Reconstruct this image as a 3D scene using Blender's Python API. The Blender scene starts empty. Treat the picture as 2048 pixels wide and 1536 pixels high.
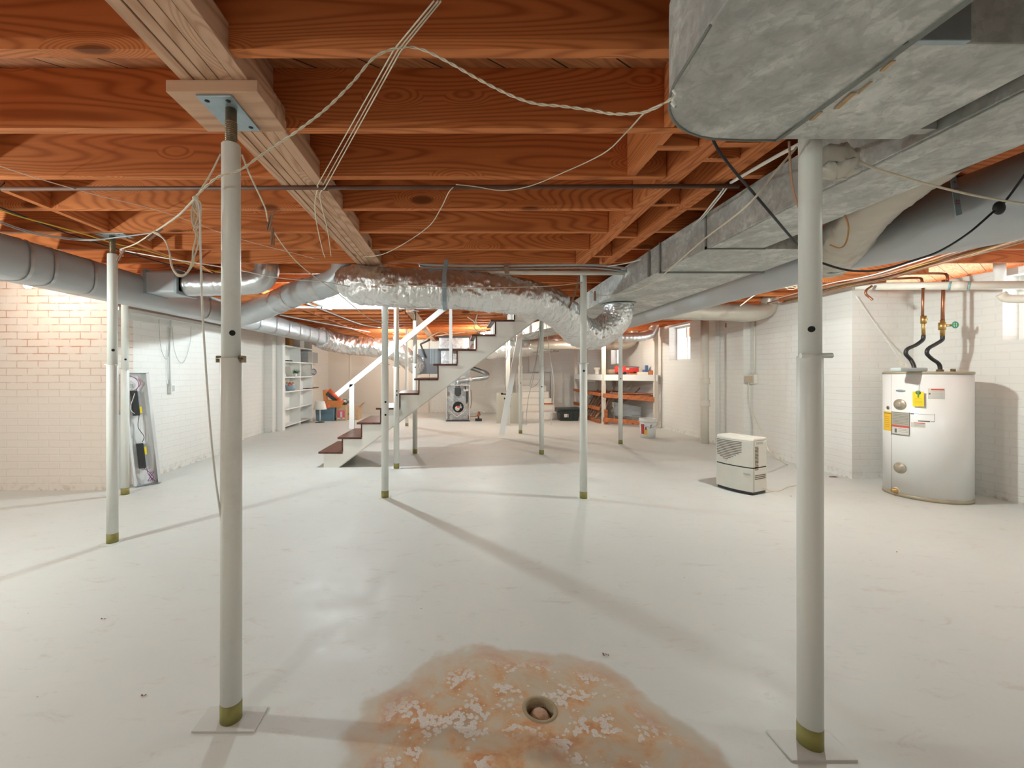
import bpy, bmesh, math, random
from mathutils import Vector, Matrix, noise
R = math.radians
random.seed(7)
scene = bpy.context.scene
COL = scene.collection

# ---------------------------------------------------------------- camera, sky, exposure
EYE = 1.18
F = 853.0                      # focal length in pixels of the 2048 x 1536 frame
CX, CY = 920.0, 744.0          # vanishing point of the joists' normal
cam_d = bpy.data.cameras.new('camera')
cam = bpy.data.objects.new('camera', cam_d)
COL.objects.link(cam)
cam.location = (0, 0, EYE)
cam.rotation_euler = (R(90), 0, 0)
cam_d.sensor_width = 36
cam_d.lens = F / 2048 * 36
cam_d.shift_x = (1024 - CX) / 2048
cam_d.shift_y = (CY - 768) / 2048
cam_d.clip_start = 0.02
scene.camera = cam

world = bpy.data.worlds.new('world')
scene.world = world
world.use_nodes = True
bg = world.node_tree.nodes['Background']
bg.inputs['Color'].default_value = (0.93, 0.97, 1.0, 1)
bg.inputs['Strength'].default_value = 3.5

scene.view_settings.view_transform = 'Standard'
scene.view_settings.look = 'None'
scene.view_settings.gamma = 1
scene.view_settings.use_curve_mapping = False
scene.view_settings.exposure = 0.80

# bulbs: place, radiant strength, colour (one lamp builder below uses this list)
COOL = (0.80, 0.95, 1.0)
NEUT = (0.90, 1.0, 0.97)
WARM = (0.99, 0.93, 0.80)
BULBS = [
    ((-1.54, 5.06, 1.955), 1650, COOL, 'bare glowing bulb under the joists left of the staircase, the largest glow in the photo'),
    ((-1.47, 9.64, 1.95), 850, COOL, 'bare glowing bulb at the far end above the handrail'),
    ((-1.42, 11.1, 1.85), 650, WARM, 'lowest warm glowing bulb beside the far column, just right of the far white bulb'),
    ((-3.85, 3.80, 1.955), 130, WARM, 'small glowing bulb below the left duct in front of the brick wall'),
    ((-4.14, 3.72, 1.955), 60, WARM, 'glowing bulb at the left edge of the photo in front of the brick wall'),
    ((-3.30, 1.70, 1.55), 1350, NEUT, 'bare glowing bulb hung low left of the camera beyond the long duct'),
    ((2.78, 3.66, 1.96), 1350, NEUT, 'bare glowing bulb hidden behind the big round duct'),
    ((2.9, 9.2, 1.90), 650, WARM, 'added bare fill bulb near the far shelving'),  # added fill, evens out the light at the far right
    ((0.5, 8.9, 1.93), 1050, WARM, 'added bare fill bulb above the furnace'),  # added fill to brighten the far back wall
    ((-1.7, -1.3, 1.93), 600, NEUT, 'added unseen fill bulb behind the camera on the left'),  # added out of view as fill for the near floor and columns
    ((3.9, 0.9, 1.75), 430, NEUT, 'added unseen fill bulb right of the camera beyond the round duct'),  # added out of view as side fill for the right column, heater and duct
]

# ---------------------------------------------------------------- picture to place
def P(px, py, Y):
    return Vector(((px - CX) * Y / F, Y, EYE + (CY - py) * Y / F))
def PH(px, py, H):             # a point on the horizontal plane H metres above the eye
    Y = F * H / (CY - py)
    return P(px, py, Y)
def FL(px, py):                # a point of the floor
    return PH(px, py, -EYE)

# ---------------------------------------------------------------- objects
OFF = {}
def thing(name, label, cat, loc=(0, 0, 0), group=None):
    o = bpy.data.objects.new(name, None)
    COL.objects.link(o)
    o.empty_display_size = 0.1
    o.location = loc
    o['label'] = label
    o['category'] = cat
    if group: o['group'] = group
    OFF[o.name] = Vector(loc)
    return o
def tag(o, label=None, cat=None, group=None, kind=None):
    if label: o['label'] = label
    if cat: o['category'] = cat
    if group: o['group'] = group
    if kind: o['kind'] = kind
    return o
def copy_tree(o, parent=None):
    c = o.copy(); COL.objects.link(c)
    if parent: c.parent = parent
    for ch in [x for x in COL.objects if x.parent == o]:
        copy_tree(ch, c)
    return c

class MB:
    def __init__(s, M=None):
        s.v = []; s.f = []; s.sm = []; s.mi = []; s.M = M or Matrix.Identity(4); s.cur = 0
    def add(s, vs, fs, smooth=False):
        b = len(s.v)
        s.v += [s.M @ Vector(v) for v in vs]
        for f in fs:
            s.f.append([b + i for i in f]); s.sm.append(smooth); s.mi.append(s.cur)
        return s
    def box(s, x0, x1, y0, y1, z0, z1):
        vs = [(x, y, z) for z in (z0, z1) for y in (y0, y1) for x in (x0, x1)]
        return s.add(vs, [(0,2,3,1),(4,5,7,6),(0,1,5,4),(2,6,7,3),(0,4,6,2),(1,3,7,5)])
    def cbox(s, c, d, rz=0, ry=0, rx=0):
        m = Matrix.Translation(c) @ Matrix.Rotation(rz,4,'Z') @ Matrix.Rotation(ry,4,'Y') @ Matrix.Rotation(rx,4,'X')
        vs = [m @ Vector((sx*d[0]/2, sy*d[1]/2, sz*d[2]/2)) for sz in (-1,1) for sy in (-1,1) for sx in (-1,1)]
        return s.add(vs, [(0,2,3,1),(4,5,7,6),(0,1,5,4),(2,6,7,3),(0,4,6,2),(1,3,7,5)])
    def beam(s, a, b, w, h, up=(0,0,1)):
        a = Vector(a); b = Vector(b); t = (b-a).normalized()
        sd = t.cross(Vector(up)).normalized(); u = sd.cross(t)
        vs = [p + sd*i*w/2 + u*j*h/2 for p in (a,b) for j in (-1,1) for i in (-1,1)]
        return s.add(vs, [(0,2,3,1),(4,5,7,6),(0,1,5,4),(2,6,7,3),(0,4,6,2),(1,3,7,5)])
    def prism(s, poly, axis, a, b):
        n = len(poly)
        def m(p, t):
            return {'x': (t, p[0], p[1]), 'y': (p[0], t, p[1]), 'z': (p[0], p[1], t)}[axis]
        vs = [m(p, a) for p in poly] + [m(p, b) for p in poly]
        fs = [tuple(range(n))[::-1], tuple(range(n, 2*n))] + [(i, (i+1) % n, n+(i+1) % n, n+i) for i in range(n)]
        return s.add(vs, fs)
    def cyl(s, a, b, r0, r1=None, n=20, caps=True):
        if r1 is None: r1 = r0
        return s.tube([a, b], [r0, r1], n, caps)
    def tube(s, pts, r, n=10, caps=True, wob=None, closed=False):
        pts = [Vector(p) for p in pts]; N = len(pts)
        rad = (lambda i: r) if not isinstance(r, (list, tuple)) else (lambda i: r[i])
        T = []
        for i in range(N):
            a = pts[max(i-1, 0)]; b = pts[min(i+1, N-1)]
            t = (b-a); T.append(t.normalized() if t.length > 1e-9 else Vector((0,0,1)))
        ref = Vector((0,0,1)) if abs(T[0].z) < .9 else Vector((1,0,0))
        nrm = (ref - T[0]*ref.dot(T[0])).normalized()
        vs = []
        L = 0
        for i in range(N):
            if i: L += (pts[i]-pts[i-1]).length
            nrm = (nrm - T[i]*nrm.dot(T[i])).normalized()
            bn = T[i].cross(nrm)
            for k in range(n):
                a = 2*math.pi*k/n
                rr = rad(i)
                if wob: rr = rr*wob(L, a)
                vs.append(pts[i] + (nrm*math.cos(a) + bn*math.sin(a))*rr)
        fs = [(i*n+k, i*n+(k+1) % n, (i+1)*n+(k+1) % n, (i+1)*n+k) for i in range(N-1) for k in range(n)]
        s.add(vs, fs, True)
        if caps:
            b = len(s.v) - len(vs)
            s.f.append([b+k for k in range(n)][::-1]); s.sm.append(False); s.mi.append(s.cur)
            s.f.append([b+(N-1)*n+k for k in range(n)]); s.sm.append(False); s.mi.append(s.cur)
        return s
    def lathe(s, c, prof, n=24, axis=(0,0,1)):
        ax = Vector(axis).normalized()
        ref = Vector((1,0,0)) if abs(ax.x) < .9 else Vector((0,1,0))
        u = (ref-ax*ref.dot(ax)).normalized(); w = ax.cross(u); c = Vector(c)
        vs = []
        for (r, h) in prof:
            for k in range(n):
                a = 2*math.pi*k/n
                vs.append(c + ax*h + (u*math.cos(a)+w*math.sin(a))*max(r, 1e-5))
        fs = [(i*n+k, i*n+(k+1) % n, (i+1)*n+(k+1) % n, (i+1)*n+k) for i in range(len(prof)-1) for k in range(n)]
        return s.add(vs, fs, True)
    def ball(s, c, r, sx=1, sy=1, sz=1, n=12):
        pr = []
        vs = []; c = Vector(c)
        for i in range(n+1):
            t = math.pi*i/n
            for k in range(2*n):
                a = math.pi*k/n
                vs.append(c + Vector((sx*math.sin(t)*math.cos(a), sy*math.sin(t)*math.sin(a), sz*math.cos(t)))*r)
        m = 2*n
        fs = [(i*m+k, (i+1)*m+k, (i+1)*m+(k+1) % m, i*m+(k+1) % m) for i in range(n) for k in range(m)]
        return s.add(vs, fs, True)
    def build(s, name, mat, parent=None, bevel=0, subsurf=0, weld=False):
        me = bpy.data.meshes.new(name)
        root = parent
        if parent is not None:
            off = OFF[parent.name]
        else:
            xs = [v.x for v in s.v]; ys = [v.y for v in s.v]; zs = [v.z for v in s.v]
            off = Vector(((min(xs)+max(xs))/2, (min(ys)+max(ys))/2, min(zs)))
        me.from_pydata([v-off for v in s.v], [], s.f)
        me.polygons.foreach_set('use_smooth', s.sm)
        mats = mat if isinstance(mat, (list, tuple)) else [mat]
        for m in mats: me.materials.append(m)
        me.polygons.foreach_set('material_index', s.mi)
        bm = bmesh.new(); bm.from_mesh(me)
        if weld: bmesh.ops.remove_doubles(bm, verts=bm.verts, dist=1e-5)
        bmesh.ops.recalc_face_normals(bm, faces=bm.faces)
        if bevel:
            es = [e for e in bm.edges if len(e.link_faces) == 2 and e.calc_face_angle(0) > R(35)]
            bmesh.ops.bevel(bm, geom=es, offset=bevel, segments=2, profile=.6, affect='EDGES', clamp_overlap=True)
        bm.to_mesh(me); bm.free()
        o = bpy.data.objects.new(name, me)
        COL.objects.link(o)
        if parent is not None:
            o.parent = parent
            OFF[o.name] = off
        else:
            o.location = off
            OFF[o.name] = off
        return o

def smooth(pts, k=6):
    pts = [Vector(p) for p in pts]
    if len(pts) < 3: return pts
    out = []
    q = [pts[0]*2-pts[1]] + pts + [pts[-1]*2-pts[-2]]
    for i in range(1, len(q)-2):
        p0, p1, p2, p3 = q[i-1:i+3]
        for j in range(k):
            t = j/k
            out.append(0.5*((2*p1)+(p2-p0)*t+(2*p0-5*p1+4*p2-p3)*t*t+(3*p1-p0-3*p2+p3)*t**3))
    out.append(pts[-1])
    return out
def resample(pts, n):
    L = [0]
    for i in range(1, len(pts)): L.append(L[-1]+(pts[i]-pts[i-1]).length)
    out = []; j = 0
    for k in range(n):
        d = L[-1]*k/(n-1)
        while j < len(L)-2 and L[j+1] < d: j += 1
        t = (d-L[j])/max(L[j+1]-L[j], 1e-9)
        out.append(pts[j].lerp(pts[j+1], min(t, 1)))
    return out

# ---------------------------------------------------------------- materials
def newmat(name):
    m = bpy.data.materials.new(name); m.use_nodes = True
    nt = m.node_tree; nt.nodes.clear()
    out = nt.nodes.new('ShaderNodeOutputMaterial')
    b = nt.nodes.new('ShaderNodeBsdfPrincipled')
    nt.links.new(b.outputs[0], out.inputs[0])
    return m, nt, b
def nd(nt, t, **kw):
    n = nt.nodes.new(t)
    for k, v in kw.items():
        if k in n.inputs: n.inputs[k].default_value = v
        else: setattr(n, k, v)
    return n
def lk(nt, a, b): nt.links.new(a, b)
def ramp(nt, fac, stops, interp='LINEAR'):
    r = nt.nodes.new('ShaderNodeValToRGB'); r.color_ramp.interpolation = interp
    e = r.color_ramp.elements
    while len(e) > 1: e.remove(e[-1])
    e[0].position = stops[0][0]; e[0].color = (*stops[0][1], 1)
    for p, c in stops[1:]:
        x = e.new(p); x.color = (*c, 1)
    lk(nt, fac, r.inputs[0]); return r.outputs[0]
def g(v): return (v, v, v)
def math_(nt, op, a, b=None, c=None):
    n = nt.nodes.new('ShaderNodeMath'); n.operation = op
    for i, x in enumerate((a, b, c)):
        if x is None: continue
        if hasattr(x, 'links') or hasattr(x, 'is_output'): lk(nt, x, n.inputs[i])
        else: n.inputs[i].default_value = x
    return n.outputs[0]
def mix(nt, fac, a, b, mode='MIX'):
    n = nt.nodes.new('ShaderNodeMix'); n.data_type = 'RGBA'; n.blend_type = mode
    for sock, x in ((n.inputs[0], fac), (n.inputs[6], a), (n.inputs[7], b)):
        if hasattr(x, 'is_output'): lk(nt, x, sock)
        elif isinstance(x, (int, float)): sock.default_value = x
        else: sock.default_value = (*x, 1)
    return n.outputs[2]
def noise_(nt, vec, scale, detail=3, rough=.5, dist=0):
    n = nd(nt, 'ShaderNodeTexNoise', Scale=scale, Detail=detail, Roughness=rough, Distortion=dist)
    if vec is not None: lk(nt, vec, n.inputs['Vector'])
    return n.outputs[0]
def objvec(nt, rand=True):
    tc = nt.nodes.new('ShaderNodeTexCoord')
    if not rand: return tc.outputs['Object']
    oi = nt.nodes.new('ShaderNodeObjectInfo')
    m = math_(nt, 'MULTIPLY', oi.outputs['Random'], 37.0)
    a = nt.nodes.new('ShaderNodeVectorMath'); a.operation = 'ADD'
    lk(nt, tc.outputs['Object'], a.inputs[0]); lk(nt, m, a.inputs[1])
    return a.outputs[0]
def posvec(nt):
    return nt.nodes.new('ShaderNodeNewGeometry').outputs['Position']
def scalev(nt, vec, s):
    m = nt.nodes.new('ShaderNodeMapping'); m.inputs['Scale'].default_value = s
    lk(nt, vec, m.inputs[0]); return m.outputs[0]
def bump(nt, b, h, strength=.3, dist=.01):
    n = nd(nt, 'ShaderNodeBump', Strength=strength, Distance=dist)
    lk(nt, h, n.inputs['Height']); lk(nt, n.outputs[0], b.inputs['Normal'])

def plain(name, col, rough=.5, metal=0, var=.12, scale=12, spec=.5, bmp=0):
    m, nt, b = newmat(name)
    v = objvec(nt)
    n = noise_(nt, v, scale, 4)
    c = mix(nt, n, tuple(x*(1-var) for x in col), tuple(min(1, x*(1+var)) for x in col))
    lk(nt, c, b.inputs['Base Color'])
    b.inputs['Roughness'].default_value = rough
    b.inputs['Metallic'].default_value = metal
    b.inputs['Specular IOR Level'].default_value = spec
    if bmp: bump(nt, b, noise_(nt, v, scale*3, 3), bmp, .005)
    return m

def wood(name, axis, dark, mid, light, rings=42, knots=True, rough=.7):
    m, nt, b = newmat(name)
    v = objvec(nt)
    i = 'xyz'.index(axis)
    s1 = [3.2, 3.2, 3.2]; s1[i] = .45
    s2 = [60, 60, 60]; s2[i] = 2.0
    sk = [5.0, 5.0, 5.0]; sk[i] = 1.9
    n1 = noise_(nt, scalev(nt, v, s1), 1.0, 1.5, .4)
    if knots:
        vo = nd(nt, 'ShaderNodeTexVoronoi', Scale=1.0, Randomness=1.0)
        vo.feature = 'F1'; lk(nt, scalev(nt, v, sk), vo.inputs['Vector'])
        d = vo.outputs['Distance']
        push = math_(nt, 'MULTIPLY', math_(nt, 'SUBTRACT', .32, math_(nt, 'MINIMUM', d, .32)), .8)
        n1 = math_(nt, 'ADD', n1, push)
    ln = math_(nt, 'SINE', math_(nt, 'MULTIPLY', n1, rings*6.28))
    ln = math_(nt, 'MULTIPLY_ADD', ln, .5, .5)
    ln = math_(nt, 'POWER', ln, 2.2)
    fine = noise_(nt, scalev(nt, v, s2), 1.0, 3, .6)
    big = noise_(nt, v, 1.6, 3)
    base = mix(nt, big, mid, light)
    c = mix(nt, math_(nt, 'MULTIPLY', ln, .55), base, dark)
    c = mix(nt, math_(nt, 'MULTIPLY', fine, .5), c, tuple(x*.6 for x in mid))
    if knots:
        kn = ramp(nt, d, [(0, g(1)), (.10, g(.9)), (.15, g(0))])
        c = mix(nt, kn, c, tuple(x*.28 for x in mid))
    lk(nt, c, b.inputs['Base Color'])
    b.inputs['Roughness'].default_value = rough
    b.inputs['Specular IOR Level'].default_value = .25
    bump(nt, b, fine, .25, .003)
    return m

JD, JM, JL = (.24, .050, .012), (.64, .178, .045), (.78, .30, .11)
wood_x = wood('old joist wood', 'x', JD, JM, JL)
wood_y = wood('old joist wood lengthwise', 'y', JD, JM, JL)
GD, GM, GL = (.34, .155, .075), (.62, .36, .22), (.74, .48, .33)
girder_y = wood('pale girder wood', 'y', GD, GM, GL, rings=30)
girder_x = wood('pale girder wood crosswise', 'x', GD, GM, GL, rings=18, knots=False)
deckwood = wood('deck board wood', 'x', (.22, .07, .02), (.5, .2, .075), (.62, .3, .13), rings=12)
redwood_x = wood('orange shelf board', 'x', (.3, .08, .03), (.56, .17, .06), (.62, .23, .1), rings=8)
lath = wood('scrap lath', 'x', (.2, .09, .05), (.36, .2, .12), (.5, .3, .2), rings=8, knots=False)
treadmat = wood('dark brown tread', 'y', (.05, .018, .012), (.125, .05, .035), (.17, .075, .055), rings=9, knots=False, rough=.35)

def paint(name, col, rough=.45, dirt=.25, dcol=(.35, .3, .22), scale=5, spec=.4):
    m, nt, b = newmat(name)
    v = objvec(nt)
    a = noise_(nt, v, scale, 6, .7)
    w = noise_(nt, v, scale*11, 3, .6)
    f = ramp(nt, a, [(0, g(0)), (.55, g(0)), (.75, g(dirt))])
    c = mix(nt, f, col, dcol)
    sp = ramp(nt, w, [(0, g(0)), (.73, g(0)), (.78, g(dirt*1.6))])
    c = mix(nt, sp, c, tuple(x*.5 for x in dcol))
    lk(nt, c, b.inputs['Base Color'])
    b.inputs['Roughness'].default_value = rough
    b.inputs['Specular IOR Level'].default_value = spec
    bump(nt, b, w, .08, .003)
    return m
polepaint = paint('painted steel pole', (.76, .77, .72), .38, .18)
whitepaint = paint('white painted wood', (.82, .82, .79), .5, .1)
stairpaint = paint('cream painted stringer', (.76, .75, .69), .55, .12, scale=2)
olive = paint('bare olive primer', (.26, .24, .07), .5, .5, (.25, .12, .03), 20)
ruststeel = plain('bare brown steel', (.20, .15, .09), .45, .7, .35, 30)
platesteel = plain('galvanized plate', (.33, .40, .43), .45, .6, .2, 25)
darkhole = plain('dark hole', (.012, .012, .012), .8)
ironpipe = plain('rusty iron pipe', (.15, .075, .05), .6, .4, .35, 18)
brass = plain('brass fitting', (.55, .36, .13), .35, .9, .2, 20)
copper = plain('aged copper', (.36, .16, .09), .4, .8, .3, 14)
blackrub = plain('black rubber', (.02, .02, .022), .5)
pvc = paint('cream pvc pipe', (.76, .71, .62), .35, .2, (.5, .32, .15), 7)
concrete = paint('white concrete steps', (.80, .76, .70), .7, .15)
whiteplastic = plain('off white plastic', (.66, .64, .57), .45, 0, .05)
warmwhite = plain('white enamel', (.80, .80, .78), .28, 0, .02, 3)
cordcream = plain('cream cord', (.70, .62, .48), .8, 0, .15, 40)
cordwhite = plain('white cord', (.78, .76, .70), .7, 0, .1, 40)
cordyellow = plain('yellow cable sheath', (.75, .50, .06), .5)
cordbrown = plain('brown cable', (.28, .15, .09), .6, 0, .3, 20)
cordgrey = plain('grey cable', (.42, .43, .42), .5)

def galv(name, col=(.60, .61, .58), metal=.2, rough=.5):
    m, nt, b = newmat(name)
    v = objvec(nt)
    vo = nd(nt, 'ShaderNodeTexVoronoi', Scale=42.0); lk(nt, v, vo.inputs['Vector'])
    sp = math_(nt, 'MULTIPLY', vo.outputs['Color'], 1.0)
    n = noise_(nt, v, 4.5, 6, .65, .6)
    st = noise_(nt, scalev(nt, v, (9, 9, 9)), 2, 5, .7, 1.2)
    f = math_(nt, 'ADD', math_(nt, 'MULTIPLY', sp, .12), math_(nt, 'MULTIPLY', n, .8))
    c = ramp(nt, f, [(.2, tuple(x*.45 for x in col)), (.45, tuple(x*.82 for x in col)), (.66, tuple(min(1, x*1.3) for x in col))])
    c = mix(nt, ramp(nt, st, [(0, g(0)), (.50, g(0)), (.60, g(.5))]), c, tuple(x*.55 for x in col))
    lk(nt, c, b.inputs['Base Color'])
    b.inputs['Metallic'].default_value = metal
    rr = ramp(nt, n, [(0, g(rough-.1)), (1, g(rough+.15))])
    lk(nt, rr, b.inputs['Roughness'])
    bump(nt, b, n, .12, .01)
    return m
galvmat = galv('galvanized sheet')
galvshiny = galv('bright galvanized sheet', (.62, .64, .66), .85, .25)
wrapmat = None
def foil(name, col, rough, metal, sc=14, strength=.6, wrink=(1, 1, 1)):
    m, nt, b = newmat(name)
    v = objvec(nt, False)
    n = noise_(nt, scalev(nt, v, wrink), sc, 6, .62, 1.3)
    vo = nd(nt, 'ShaderNodeTexVoronoi', Scale=sc*1.2); vo.feature = 'DISTANCE_TO_EDGE'
    lk(nt, scalev(nt, v, wrink), vo.inputs['Vector'])
    h = math_(nt, 'ADD', n, math_(nt, 'MULTIPLY', math_(nt, 'MINIMUM', vo.outputs['Distance'], .25), .8))
    c = ramp(nt, noise_(nt, v, 3, 3), [(0, tuple(x*.82 for x in col)), (1, col)])
    lk(nt, c, b.inputs['Base Color'])
    b.inputs['Metallic'].default_value = metal
    b.inputs['Roughness'].default_value = rough
    bump(nt, b, h, strength, .012)
    return m
foilmat = foil('crinkled foil', (.88, .88, .87), .24, .92, 9, 1.0, (2.4, .9, .9))
foiltape = foil('smooth foil wrap', (.62, .63, .63), .33, .7, 7, .25)
wrapmat = foil('grey vinyl duct wrap', (.52, .545, .56), .38, .25, 3.0, .22)
tanwrap = foil('tan grey duct wrap', (.55, .50, .42), .35, .4, 5.0, .3)

def brick(name, plane, col, mort, depth=.5, stain=0):
    m, nt, b = newmat(name)
    p = posvec(nt)
    sep = nt.nodes.new('ShaderNodeSeparateXYZ'); lk(nt, p, sep.inputs[0])
    cmb = nt.nodes.new('ShaderNodeCombineXYZ')
    lk(nt, sep.outputs['Y' if plane == 'x' else 'X'], cmb.inputs[0]); lk(nt, sep.outputs['Z'], cmb.inputs[1])
    wv = noise_(nt, p, 6, 2)
    av = nt.nodes.new('ShaderNodeVectorMath'); av.operation = 'MULTIPLY_ADD'
    lk(nt, wv, av.inputs[0]); av.inputs[1].default_value = (.012, .012, 0); lk(nt, cmb.outputs[0], av.inputs[2])
    br = nt.nodes.new('ShaderNodeTexBrick')
    br.inputs['Scale'].default_value = 1; br.inputs['Brick Width'].default_value = .21
    br.inputs['Row Height'].default_value = .072; br.inputs['Mortar Size'].default_value = .007
    br.inputs['Mortar Smooth'].default_value = .6
    lk(nt, av.outputs[0], br.inputs['Vector'])
    fac = br.outputs['Fac']
    n = noise_(nt, p, 22, 5, .6)
    big = noise_(nt, p, 1.3, 4, .6)
    base = mix(nt, big, tuple(x*.93 for x in col), tuple(min(1, x*1.04) for x in col))
    c = mix(nt, math_(nt, 'MULTIPLY', fac, math_(nt, 'MULTIPLY', n, .2)), base, mort)
    if stain:
        z = sep.outputs['Z']
        band = ramp(nt, math_(nt, 'MULTIPLY', z, .4), [(.34, g(0)), (.46, g(.5)), (.58, g(1)), (.84, g(1))])
        sm = ramp(nt, noise_(nt, p, 2.6, 5, .6), [(.34, g(0)), (.5, g(1))])
        thin = ramp(nt, noise_(nt, p, 9, 4, .7), [(.38, g(0)), (.5, g(1))])
        k = math_(nt, 'MULTIPLY', math_(nt, 'MULTIPLY', band, sm), math_(nt, 'MULTIPLY', fac, thin))
        c = mix(nt, math_(nt, 'MULTIPLY', k, .8), c, (.42, .17, .08))
        c = mix(nt, math_(nt, 'MULTIPLY', math_(nt, 'MULTIPLY', band, sm), .22), c, (.72, .48, .36))
    # dirt at the foot
    foot = ramp(nt, sep.outputs['Z'], [(0, g(1)), (.03, g(.5)), (.12, g(0))])
    dn = ramp(nt, noise_(nt, p, 15, 4, .7), [(.5, g(0)), (.62, g(1))])
    c = mix(nt, math_(nt, 'MULTIPLY', math_(nt, 'MULTIPLY', foot, dn), .5), c, (.3, .2, .12))
    lk(nt, c, b.inputs['Base Color'])
    b.inputs['Roughness'].default_value = .5
    b.inputs['Specular IOR Level'].default_value = .3
    h = math_(nt, 'ADD', math_(nt, 'MULTIPLY', fac, -1.0), math_(nt, 'MULTIPLY', n, .5))
    bump(nt, b, h, depth, .006)
    return m
WB = (.81, .80, .76)
brick_x = brick('painted brick side wall', 'x', WB, (.55, .50, .44), .32)
brick_y = brick('painted brick cross wall', 'y', WB, (.55, .50, .44), .32)
brick_stained = brick('stained painted brick', 'y', (.78, .70, .62), (.5, .36, .27), .32, 1)
plaster = paint('painted parging', (.80, .74, .66), .6, .12, (.6, .5, .4), 1.5)

# floor: worn white deck paint with the rusty patch round the drain
DRX, DRY = .280, 1.493
def floormat():
    m, nt, b = newmat('worn white floor paint')
    p = posvec(nt)
    big = noise_(nt, p, .9, 5, .6)
    fin = noise_(nt, p, 30, 4, .65)
    c = mix(nt, big, (.63, .65, .62), (.715, .735, .705))
    c = mix(nt, math_(nt, 'MULTIPLY', fin, .12), c, (.5, .48, .44))
    # scuffs, faint brown smears and small dark specks
    sc = ramp(nt, noise_(nt, scalev(nt, p, (1, 2.4, 1)), 5, 7, .75, .8), [(.57, g(0)), (.68, g(.42))])
    c = mix(nt, sc, c, (.50, .44, .36))
    rd = ramp(nt, noise_(nt, scalev(nt, p, (1.2, 3, 1)), 2.2, 6, .7, .4), [(.62, g(0)), (.72, g(.28))])
    c = mix(nt, rd, c, (.62, .36, .28))
    vo = nd(nt, 'ShaderNodeTexVoronoi', Scale=7.0); lk(nt, p, vo.inputs['Vector'])
    szn = noise_(nt, p, 3.1, 2)
    lim = math_(nt, 'MULTIPLY', math_(nt, 'SUBTRACT', szn, .42), .16)
    spk = math_(nt, 'LESS_THAN', vo.outputs['Distance'], lim)
    c = mix(nt, math_(nt, 'MULTIPLY', spk, .6), c, (.2, .16, .11))
    # rust and lime patch
    d = nt.nodes.new('ShaderNodeVectorMath'); d.operation = 'DISTANCE'
    sq = scalev(nt, p, (1, 1.0, 0)); lk(nt, sq, d.inputs[0]); d.inputs[1].default_value = (.21, 1.26, 0)
    wob = noise_(nt, p, 3.0, 4, .55)
    dist = math_(nt, 'ADD', d.outputs['Value'], math_(nt, 'MULTIPLY', math_(nt, 'SUBTRACT', wob, .5), .30))
    inside = ramp(nt, dist, [(.555, g(1)), (.585, g(0))])
    rust = noise_(nt, p, 6.5, 6, .65, .4)
    pc = ramp(nt, rust, [(.30, (.54, .50, .40)), (.43, (.57, .47, .34)), (.53, (.60, .36, .19)), (.62, (.52, .24, .11)), (.75, (.55, .42, .29))])
    edge = ramp(nt, dist, [(.42, g(0)), (.56, g(.75))])
    pc = mix(nt, edge, pc, (.585, .57, .50))
    grey = ramp(nt, noise_(nt, p, 3.3, 3), [(.50, g(0)), (.62, g(.8))])
    pc = mix(nt, math_(nt, 'MULTIPLY', grey, ramp(nt, dist, [(.2, g(1)), (.45, g(0))])), pc, (.36, .34, .28))
    v2 = nd(nt, 'ShaderNodeTexVoronoi', Scale=58.0); lk(nt, p, v2.inputs['Vector'])
    msk = ramp(nt, noise_(nt, p, 6.5, 4, .6), [(.46, g(0)), (.55, g(1))])
    blob = math_(nt, 'LESS_THAN', v2.outputs['Distance'], math_(nt, 'MULTIPLY', msk, .62))
    ringm = ramp(nt, dist, [(.10, g(0)), (.16, g(1)), (.45, g(1)), (.50, g(0))])
    spots = math_(nt, 'MULTIPLY', blob, ringm)
    pc = mix(nt, math_(nt, 'MULTIPLY', spots, .85), pc, mix(nt, noise_(nt, p, 160, 2), (.45, .42, .37), (.86, .84, .80)))
    c = mix(nt, inside, c, pc)
    lk(nt, c, b.inputs['Base Color'])
    rg = ramp(nt, noise_(nt, p, 4, 5, .7), [(.3, g(.42)), (.7, g(.62))])
    rg2 = mix(nt, inside, rg, g(.75))
    lk(nt, rg2, b.inputs['Roughness'])
    b.inputs['Specular IOR Level'].default_value = .45
    bump(nt, b, math_(nt, 'ADD', noise_(nt, p, 2.2, 4), math_(nt, 'MULTIPLY', fin, .05)), .12, .02)
    return m
floor_m = floormat()

def emis(name, col, s):
    m, nt, b = newmat(name)
    b.inputs['Base Color'].default_value = (*col, 1)
    b.inputs['Emission Color'].default_value = (*col, 1)
    b.inputs['Emission Strength'].default_value = s
    return m
def glassmat():
    m = bpy.data.materials.new('window glass'); m.use_nodes = True
    nt = m.node_tree; nt.nodes.clear()
    out = nt.nodes.new('ShaderNodeOutputMaterial')
    t = nt.nodes.new('ShaderNodeBsdfTransparent'); gl = nt.nodes.new('ShaderNodeBsdfGlossy')
    gl.inputs['Roughness'].default_value = .03
    mx = nt.nodes.new('ShaderNodeMixShader'); mx.inputs[0].default_value = .06
    lk(nt, t.outputs[0], mx.inputs[1]); lk(nt, gl.outputs[0], mx.inputs[2])
    lk(nt, mx.outputs[0], out.inputs[0])
    return m
glass = glassmat()
# ---------------------------------------------------------------- the shell
def struct(mb, name, mat, parent=None, **k):
    o = mb.build(name, mat, parent, **k)
    if parent is None: o['kind'] = 'structure'
    return o
JB = 2.126        # underside of the joists
DK = 2.361        # underside of the deck
XL, XR, YB, YF = -6.2, 6.2, -3.2, 12.4

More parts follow.
